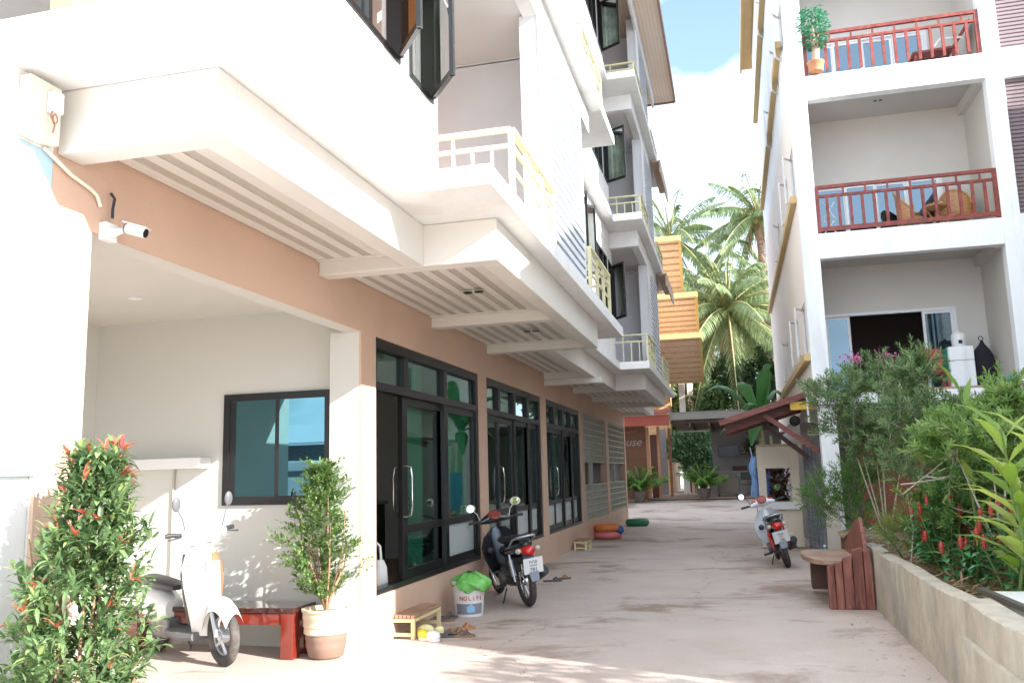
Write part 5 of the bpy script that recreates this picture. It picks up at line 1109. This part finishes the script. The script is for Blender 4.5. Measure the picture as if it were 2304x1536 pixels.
# banana
T = thing('banana_plant', 'banana plant with broad green leaves above the canopy', 'banana plant', (.75, 22.5, 0)); w = MB(); w.tube([(0, 0, 0), (-.05, 0, 1.4), (-.1, 0, 2.8)], [.1, .085, .055], 10); w.tube([(.2, .1, 0), (.15, .1, 2.3)], [.08, .04], 10); w.build('trunk', wood('banana_stem', (.30, .28, .14), (.5, .47, .28), .6, 4), T, smooth=True)
def bleaf(w, p, pts, wd):
    n = len(pts)
    L_, M_, R_ = [], [], []
    for i, q in enumerate(pts):
        q = V(q)+V(p); d = (V(pts[min(i+1, n-1)])-V(pts[max(i-1, 0)])).normalized(); s_ = d.cross(V((0, 0, 1))); s_.normalize(); up = s_.cross(d); hw = wd*.5*math.sin(PI*(.08+.88*(i/(n-1))))
        L_.append(q-s_*hw-up*hw*(.35+.10*math.sin(i*2.1))); M_.append(q); R_.append(q+s_*hw-up*hw*(.35+.10*math.cos(i*1.7)))
    w.loft([[L_[i], M_[i], R_[i]] for i in range(n)], closed=False, cap=False)
def arc(dx, dy, up, dn, n=12): return [(dx*t, dy*t, up*math.sin(PI*.62*t)-dn*t*t) for t in [i/(n-1) for i in range(n)]]
bm_ = leafmat('banana_leaf', (.05, .16, .05), (.10, .26, .08), trans=.35)
for (dx, dy, u_, dn, wd) in ((-1.35, -.3, 1.1, .35, .42), (-1.0, .2, .35, .65, .4), (.25, -.3, 1.3, .1, .48), (-.35, -.5, .6, .35, .42), (.7, .1, 1.0, .5, .45), (-.5, .6, 1.2, .3, .4), (-.25, -.6, .1, .75, .36), (.35, .2, 1.5, .1, .4)):
    w = MB(); bleaf(w, (-.1, 0, 2.7), arc(dx, dy, u_, dn), wd); w.build('leaf', bm_, T, smooth=True)
# dense background trees
def bushy(lab, base, trunk_h, blobs, n, m, seed, ls=.22, name='tree', cat='tree', grp='trees behind the alley'):
    random.seed(seed); T = thing(name, lab, cat, base, 0, grp); t = MB(); t.tube([(0, 0, -.2), (0, 0, trunk_h*.6), (.1, 0, trunk_h)], [.16, .12, .08], 8)
    for c, r in blobs: t.tube([(0, 0, trunk_h*.6), (c[0]*.6, c[1]*.6, c[2]*.8), c], [.08, .05, .02], 6)
    t.build('trunk', bark, T, smooth=True); w = MB()
    for i in range(n):
        c, r = random.choice(blobs); d = rdir(-1, 1); p = V(c)+V((d.x*r, d.y*r, d.z*r*.8))*random.uniform(.6, 1.05)
        for k in range(4): leaf(w, p+rdir(-1, 1)*.12, rdir(-1, 1), rdir(-1, 1), ls*random.uniform(.7, 1.3), ls*.42)
    w.build('crown', m, T); return T
dkg = leafmat('dark_tree_leaf', (.02, .05, .018), (.07, .12, .04), trans=.3); mdg = leafmat('mid_tree_leaf', (.05, .11, .03), (.16, .24, .08), trans=.3)
bushy('dark dense tree low behind the open garage roof on the left', (-2.2, 44, .4), 3, [((0, 0, 4), 1.3), ((-.8, .5, 5.2), 1.2), ((.8, .3, 4.6), 1.2), ((0, 0, 3), 1.2)], 1500, mdg, 1)
bushy('dark dense tree in the centre behind the open garage roof', (.1, 45, .4), 3.2, [((0, 0, 4.2), 1.4), ((-.9, .5, 5.2), 1.3), ((1, .3, 5.0), 1.3), ((0, 0, 6), 1.1), ((0, 0, 2.8), 1.2)], 1700, dkg, 2)
bushy('dark dense tree on the right behind the banana', (2.3, 45.5, .4), 3.2, [((0, 0, 4.5), 1.4), ((-.9, .5, 5.6), 1.3), ((1, .3, 5.0), 1.3), ((0, 0, 6.6), 1.1), ((0, 0, 3), 1.2)], 1500, dkg, 3)
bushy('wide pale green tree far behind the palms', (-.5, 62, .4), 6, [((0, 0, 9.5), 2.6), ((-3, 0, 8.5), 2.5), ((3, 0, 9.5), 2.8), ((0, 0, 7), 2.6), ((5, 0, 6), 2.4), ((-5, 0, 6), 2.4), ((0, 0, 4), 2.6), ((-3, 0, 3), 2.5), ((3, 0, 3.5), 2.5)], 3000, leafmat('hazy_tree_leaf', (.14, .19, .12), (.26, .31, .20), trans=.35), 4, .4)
# ================================================================ end of the alley
H = thing('open_garage', 'open fronted house with an orange brick wall across the end of the alley', 'house', (-2.3, 34, .42))
hp = lambda mb, n, m, **k: bp(mb, n, m, root=H, **k)
g0 = .42
w = MB(); w.box(-9, -3.35, 33.9, 34.1, g0, 3.6); hp(w, 'brick_wall', mat('orange_brick', (.19, .085, .045), .8, .15, 3, .5, 12, stretch=(.3, 1, 6)), label='orange brown brick wall')
w = MB(); w.box(-9, -2.32, 32.6, 32.75, 3.18, 3.58); hp(w, 'fascia', mat('red_fascia', (.30, .06, .035), .6, .06), label='red fascia board')
w = MB(); w.add([(-9, 32.5, 3.6), (-2.4, 32.5, 3.6), (-2.4, 36, 3.95), (-9, 36, 3.95), (-9, 32.5, 3.66), (-2.4, 32.5, 3.66), (-2.4, 36, 4.01), (-9, 36, 4.01)], [(0,1,2,3),(7,6,5,4),(0,4,5,1),(1,5,6,2),(2,6,7,3),(3,7,4,0)]); hp(w, 'roof', mat('maroon_roof', (.22, .05, .04), .6, .1, 8))
w = MB(); w.box(-2.31, 6, 32.7, 32.8, 3.36, 3.6); w.box(-2.31, 6, 32.7, 39, 3.61, 3.65); hp(w, 'roof', mat('grey_roof_edge', (.22, .20, .17), .6, .06), label='grey flat roof edge')
w = MB(); w.box(-2.3, 6, 33.0, 38.8, 3.25, 3.34)
for xx in (-1.6, -.9, -.2, .5, 1.2, 1.9): w.box(xx, xx+.06, 32.85, 38.5, 3.1, 3.249)
hp(w, 'ceiling', wood('timber_ceiling', (.09, .06, .045), (.17, .12, .09), .7, 3))
w = MB(); w.box(-.95, 6, 38.4, 38.6, g0, 3.3); w.box(-3.3, -2.9, 38.4, 38.6, g0, 3.3); hp(w, 'rear_wall', mat('grey_white_wall', (.30, .28, .26), .7, .05))
for (xa, ya) in ((-3.34, 33.9), (-2.92, 33.9), (-2.6, 35.5)): w = MB(); w.box(xa, xa+.11, ya, ya+.15, g0, 3.2); hp(w, 'post', wood('orange_post', (.40, .17, .08), (.55, .28, .15), .5, 3))
w = MB(); w.box(-3.2, -2.94, 34.1, 34.14, g0, 2.9); hp(w, 'door', mat('dark_red_door', (.16, .05, .03), .4, .1))
w = MB(); w.box(-3.3, 6, 33.3, 38.4, g0, g0+.04); hp(w, 'floor', mat('garage_floor', (.30, .22, .17), .5, .1))
for i, (xx, yy) in enumerate(((-1.6, 35.5), (.2, 35.5))):
    w = MB(); w.tube([(xx-.6, yy, 3.05), (xx+.6, yy, 3.03)], .035, 8); hp(w, 'ceiling_lamp', white, smooth=True)
lm = mat('pale_lettering', (.38, .35, .32), .4)
M = Matrix.Translation((-3.83, 33.88, 2.62)) @ Matrix.Rotation(PI/2, 4, 'X')
o = text('lettering', 'use', .46, lm, M, None, .01, .3); o.parent = H; o.matrix_parent_inverse = H.matrix_basis.inverted()
w = MB()
w.tube([(-4.25, 33.88, 3.0), (-4.1, 33.88, 3.05), (-4.0, 33.88, 2.99), (-3.9, 33.88, 3.06), (-3.78, 33.88, 3.02), (-3.66, 33.88, 3.09)], .018, 5); hp(w, 'lettering', mat('red_lettering', (.6, .15, .1), .5))
T = thing('television', 'wall mounted black television on the rear wall of the open garage', 'television', (-.25, 38.3, 2.25)); w = MB(); w.box(-.42, .42, -.03, .03, -.24, .24); w.build('screen', mat('tv_black', (.01, .01, .012), .15), T, bevel=.01)
w = MB(); w.box(-.05, .05, .031, .09, -.08, .08); w.build('bracket', black, T)
T = thing('counter', 'pale grey counter below the television', 'counter', (-.35, 37.3, .46)); w = MB(); w.box(-.75, .75, -.3, .3, 0, .9); w.build('base', mat('grey_counter', (.34, .31, .29), .6), T); w = MB(); w.box(-.8, .8, -.35, .35, .901, .95); w.build('worktop', mat('pale_worktop', (.42, .39, .36), .4), T)
T = thing('box', 'dark cardboard box on the right end of the grey counter', 'box', (.15, 37.3, 1.41)); w = MB(); w.box(-.3, .3, -.2, .2, 0, .2); w.build('carton', mat('dark_carton', (.12, .06, .04), .8), T, bevel=.01)
def achair(x, y, rz, lab):
    T = thing('metal_chair', lab, 'chair', (x, y, .46), rz, 'chairs in the open garage'); m = mat('dull_chair_metal', (.33, .29, .26), .4)
    w = MB(); w.box(-.22, .22, -.22, .22, .42, .45); w.build('seat', dkpl, T)
    for sx in (-1, 1):
        for sy in (-1, 1): w = MB(); w.bar((sx*.22, sy*.22, 0), (sx*.22, sy*.22, .42 if sy < 0 else .9), .03); w.build('leg', m, T)
    w = MB(); w.box(-.2, .2, .205, .225, .6, .9); w.build('backrest', dkpl, T)
achair(-.95, 34.9, R(180), 'metal chair left of the square table, beside the potted palm'); achair(.35, 34.9, R(180), 'metal chair right of the square table')
T = thing('table', 'square brown table between the two metal chairs', 'table', (-.3, 34.7, .46)); w = MB(); w.box(-.42, .42, -.35, .35, .70, .74); w.build('tabletop', mat('brown_top', (.16, .13, .10), .5), T)
w = MB(); w.box(-.38, .38, -.31, -.29, .1, .699); w.build('front_panel', mat('brown_panel', (.20, .17, .13), .6), T)
for sx in (-.38, .38):
    for sy in (-.27, .3): w = MB(); w.bar((sx, sy, 0), (sx, sy, .7), .05); w.build('leg', dkpl, T)
T = thing('hanging_plant', 'dark plant hanging from the ceiling right of the television', 'plant', (.62, 37.0, 2.4)); w = MB(); random.seed(3)
for i in range(420): leaf(w, V((random.gauss(0, .14), random.gauss(0, .12), random.gauss(0, .2))), rdir(-1, .5), V((0, 0, 1)), .16, .04)
w.build('foliage', dkg, T); w = MB(); w.lathe([(.08, -.1), (.13, .1)], 12); w.tube([(0, 0, .1), (0, 0, .82)], .006, 5); w.build('basket', dkpl, T)
def potpalm(lab, x, y, z, h, seed, r=.26, col=(.16, .12, .10)):
    random.seed(seed); T = thing('potted_palm', lab, 'potted palm', (x, y, z), 0, 'potted palms at the end of the alley'); w = MB(); w.lathe([(.16, 0), (r, .25), (r*1.1, .42), (r*.95, .42)], 18); w.build('pot', mat('dark_glazed_pot', col, .4, .2, 6), T, smooth=True)
    w = MB(); rb = MB()
    for i in range(17): frond(w, rb, V((random.uniform(-.08, .08), random.uniform(-.08, .08), .42)), i*2.4, R(82-50*i/17), h*random.uniform(.7, 1.05), .38, 26, .035, .34)
    w.build('foliage', leafmat('areca_leaf', (.06, .16, .03), (.20, .32, .07), trans=.35), T); rb.build('stem', stemm, T)
potpalm('potted palm in a dark pot standing before the opening of the garage', -1.22, 33.4, .39, 1.7, 4)
potpalm('potted palm in front of the orange brick wall, left one of the pair', -4.35, 32.5, .34, 1.5, 5)
potpalm('potted palm in front of the orange brick wall, right one of the pair', -3.55, 32.7, .35, 1.6, 6)
bushy('dark garden tree showing through the rear opening of the garage', (-1.9, 41.5, .4), 1.6, [((0, 0, 1.8), .9), ((.6, 0, 1.3), .8), ((-.6, 0, 2.2), .8), ((0, .4, 2.6), .8)], 1100, leafmat('garden_leaf', (.05, .12, .05), (.16, .26, .12), trans=.3), 14, .25)
# blue cloth on a stand by the kiosk
T = thing('hanging_cloth', 'faded blue cloth draped over a metal stand left of the cream kiosk', 'cloth', (.60, 32.0, .36)); T.scale = (1.25, 1.25, 1.25)
w = MB(); secs = []
for i in range(9):
    z = .12+1.12*i/8; rr = .075+.035*math.sin(i*1.3)+.02*(i < 3); secs.append([((rr+.02*math.sin(a*5+i*.4))*math.cos(a)+.03*math.sin(i), (rr+.02*math.sin(a*4))*math.sin(a), z) for a in [2*PI*j/26 for j in range(26)]])
w.loft(secs); w.build('cloth', mat('faded_denim', (.12, .22, .38), .9, .25, 6), T, smooth=True)
w = MB(); w.tube([(0, 0, 1.2), (-.06, 0, 1.5)], .012, 6); w.tube([(.1, 0, 0), (.11, 0, .55), (.3, 0, .57), (.31, 0, 0)], .012, 6); w.tube([(0, 0, 0), (0, 0, .2)], .012, 6); w.build('stand', silv, T, smooth=True)
T = thing('hanging_cloth', 'bright blue cloth hanging behind the kiosk opening', 'cloth', (.64, 22.0, 0)); w = MB()
w.loft([[(-.16+.32*j/20, .02*math.sin(j*1.4), z) for j in range(21)] for z in (.6, 1.1, 1.6)], closed=False, cap=False); w.build('cloth', mat('bright_blue_cloth', (.07, .20, .55), .9, .2, 8), T, smooth=True)
w = MB(); w.tube([(-.2, 0, 0), (-.2, 0, 1.62), (.2, 0, 1.62), (.2, 0, 0)], .012, 6); w.build('stand', silv, T)
T = thing('loudspeaker', 'small black round loudspeaker under the yellow beam', 'loudspeaker', (1.25, 18.9, 2.45)); w = MB(); w.tube([(0, 0, 0), (0, -.12, 0)], [.09, .11], 18); w.build('cabinet', dkpl, T, smooth=True); w = MB(); w.torus((0, -.122, 0), (0, 1, 0), .085, .012, 20, 6); w.box(-.01, .01, 0, .08, -.01, .16); w.build('rim', black, T)
# ---------------------------------------------------------------- orange timber house
O = thing('timber_house', 'orange timber house with stacked slatted eaves above the red roof', 'house', (-4, 42, .42))
op = lambda mb, n, m, **k: bp(mb, n, m, root=O, **k)
otm = wood('orange_boards', (.50, .27, .12), (.68, .42, .21), .6, 3, (1, 8, 8)); ot2 = wood('tan_boards', (.62, .45, .30), (.72, .58, .42), .6, 3, (8, 1, 1)); ylw = mat('ochre_trim', (.66, .46, .16), .5, .05)
w = MB(); w.box(-9, -2.9, 42, 46, .4, 12.5); op(w, 'wall', otm)
for (xa, ya, zz) in ((-2.45, 42.1, 9), (-2.1, 43.2, 8)): w = MB(); w.box(xa, xa+.28, ya, ya+.25, .4, zz); op(w, 'pillar', mat('pale_pillar', (.66, .60, .52), .6))
def eave(x0, x1a, x1b, yn, yf, zn, zf, t=.12):
    w = MB(); w.add([(x0, yf, zf), (x1b, yf, zf), (x1a, yn, zn), (x0, yn, zn), (x0, yf, zf+t), (x1b, yf, zf+t), (x1a, yn, zn+t), (x0, yn, zn+t)], [(0,1,2,3),(7,6,5,4),(0,4,5,1),(1,5,6,2),(2,6,7,3),(3,7,4,0)]); eo = op(w, 'eave', ot2, label='slatted timber eave')
    w = MB(); n = 9
    for i in range(n): s_ = (i+.5)/n; y = yn+(yf-yn)*s_; z = zn+(zf-zn)*s_; w.box(x0, x1a+(x1b-x1a)*s_-.05, y-.03, y+.03, z-.05, z-.004)
    sub(w, 'batten', otm, eo)
    w = MB(); w.bar((x1a, yn, zn+.03), (x1b, yf, zf+.03), .12, .22); w.bar((x0, yn-.07, zn+.04), (x1a+.05, yn-.07, zn+.04), .08, .2); sub(w, 'trim', ylw, eo)
    w = MB(); w.bar((x0+.9, yf, zf-.9), (x0+1.25, yn+.6, zn-.12), .16, .16); op(w, 'bracket', ylw)
eave(-4.6, -1.62, -1.99, 34.2, 42, 10.7, 10.0); eave(-4.6, -1.10, -1.35, 34.2, 42, 8.35, 7.7); eave(-4.6, -1.03, -1.27, 34.2, 42, 6.7, 5.63)
w = MB()
for i in range(14): w.bar((-3.4+i*.13, 41.6, 8.3), (-3.4+i*.13, 41.6, 9.1), .03)
w.bar((-3.5, 41.6, 9.1), (-1.6, 41.6, 9.1), .05); w.bar((-3.5, 41.6, 8.3), (-1.6, 41.6, 8.3), .05); op(w, 'railing', white)
w = MB(); w.box(-2.9, -2.86, 40.5, 42, 8.3, 9.8); op(w, 'window', glass('house_glass', (.4, .5, .5)))
# ---------------------------------------------------------------- neighbouring house, right of the frame (shades the alley)
NB = thing('neighbour_house', 'cream neighbouring house with a sloping front roof just right of the picture', 'house', (5.3, 5.0, 0))
np_ = lambda mb, n, m, **k: bp(mb, n, m, root=NB, **k)
w = MB(); w.prism([(4.3, 0), (14.3, 0), (14.3, 8.0), (7.0, 8.0), (4.3, 6.9)], 5.3, 12, 'x'); np_(w, 'wall', cream)
w = MB(); w.prism([(4.1, 6.82), (7.0, 8.0), (14.4, 8.0), (14.4, 8.15), (7.0, 8.15), (4.1, 6.97)], 5.18, 12.2, 'x'); np_(w, 'roof', mat('brown_roof_sheet', (.12, .07, .06)))
for z in (1.2, 4.2):
    for y in (5.8, 9.0, 12.2):
        w = MB(); w.box(5.22, 5.298, y-.6, y-.55, z, z+1.3); w.box(5.22, 5.298, y+.55, y+.6, z, z+1.3); w.box(5.22, 5.298, y-.55, y+.55, z, z+.05); w.box(5.22, 5.298, y-.55, y+.55, z+1.25, z+1.3); w.box(5.24, 5.298, y-.02, y+.02, z+.05, z+1.25); fo = np_(w, 'window', alu)
        g = MB(); g.box(5.27, 5.28, y-.55, y+.55, z+.05, z+1.25); sub(g, 'pane', gl_d, fo)
bushy('small leafy tree at the front corner of the neighbouring house', (5.2, 3.4, 0), 2.2, [((0, .35, 3.3), .75), ((.1, -.2, 2.7), .6), ((0, .5, 2.5), .5)], 420, mdg, 51, .16, grp=None)
RH = thing('shade_house', 'unseen white house added behind the tall right building to shade the alley end', 'house', (5, 28, 0))  # unseen block added to keep the sun off the far alley
w = MB(); w.box(5, 12, 27.02, 46, 0, 8.6); bp(w, 'wall', white, root=RH); w = MB(); w.box(4.8, 12.2, 27.03, 46.2, 8.61, 8.8); bp(w, 'roof', MATS['brown_roof_sheet'], root=RH)
w = MB(); random.seed(77)
for i in range(150):
    s_ = random.random(); x, y = (random.uniform(.9, 1.33), random.uniform(5, 16)) if s_ < .6 else (random.uniform(-3.2, 1.3), random.uniform(5.5, 24))
    leaf(w, V((x, y, .006)), V((random.uniform(-1, 1), random.uniform(-1, 1), .06)), V((0, 0, 1)), random.uniform(.02, .06), random.uniform(.008, .02), .05)
tag(w.build('fallen_leaves', MATS['dry_leaf']), 'small dry leaves scattered on the alley paving', 'fallen leaves', kind='stuff')
T = thing('parked_van', 'white van parked in the street behind the camera', 'van', (-10.5, -4.5, 0), R(8))
w = MB(); secs = []
for x, z0, z1, hw in ((-2.3, .5, 1.0, .75), (-2.2, .35, 1.75, .84), (-1.9, .35, 1.95, .86), (1.0, .35, 1.95, .86), (1.6, .35, 1.45, .86), (2.2, .35, 1.15, .84), (2.35, .45, .9, .78)): secs.append([(x, -hw, z0), (x, hw, z0), (x, hw, z0+(z1-z0)*.55), (x, hw*.86, z1), (x, -hw*.86, z1), (x, -hw, z0+(z1-z0)*.55)])
w.loft(secs); w.build('body', wp, T, bevel=.05)
for sx in (-1.5, 1.5):
    for sy in (-.8, .8): w = MB(); w.tube([(sx, sy-.1, .32), (sx, sy+.1, .32)], .32, 20); w.build('wheel', rubber, T)
for sy in (-.79, .79): w = MB(); w.box(-1.8, .9, sy-.012, sy+.012, 1.25, 1.72); w.build('window', gl_d, T)
# street behind the camera: only seen in the window reflections
T = thing('boundary_wall', 'grey boundary wall across the street behind the camera', 'wall', (-6, -9, 0)); w = MB(); w.box(-14, 3.5, -.1, .1, 0, 2.0); w.box(-14, 3.5, -.14, .14, 2.001, 2.08); w.build('wall', mat('teal_grey_wall', (.30, .36, .36), .7), T)
T = thing('shed', 'corrugated roofed shed across the street behind the camera', 'shed', (-15, -11, 0)); w = MB(); w.box(-2, 3, -2, 1, 0, 2.6); w.build('wall', wood('grey_timber', (.10, .11, .13), (.24, .25, .27)), T); w = MB(); w.add([(-2.3, -2.3, 3.4), (3.3, -2.3, 3.4), (3.3, 1.5, 2.6), (-2.3, 1.5, 2.6), (-2.3, -2.3, 3.46), (3.3, -2.3, 3.46), (3.3, 1.5, 2.66), (-2.3, 1.5, 2.66)], [(0,1,2,3),(7,6,5,4),(0,4,5,1),(1,5,6,2),(2,6,7,3),(3,7,4,0)]); w.build('roof', alu, T)
bushy('leafy tree across the street behind the camera', (-2.5, -12, 0), 2.2, [((0, 0, 3.5), 1.4), ((1, 0, 2.8), 1.2), ((-1, 0, 3), 1.2)], 900, mdg, 44, .3, grp=None)
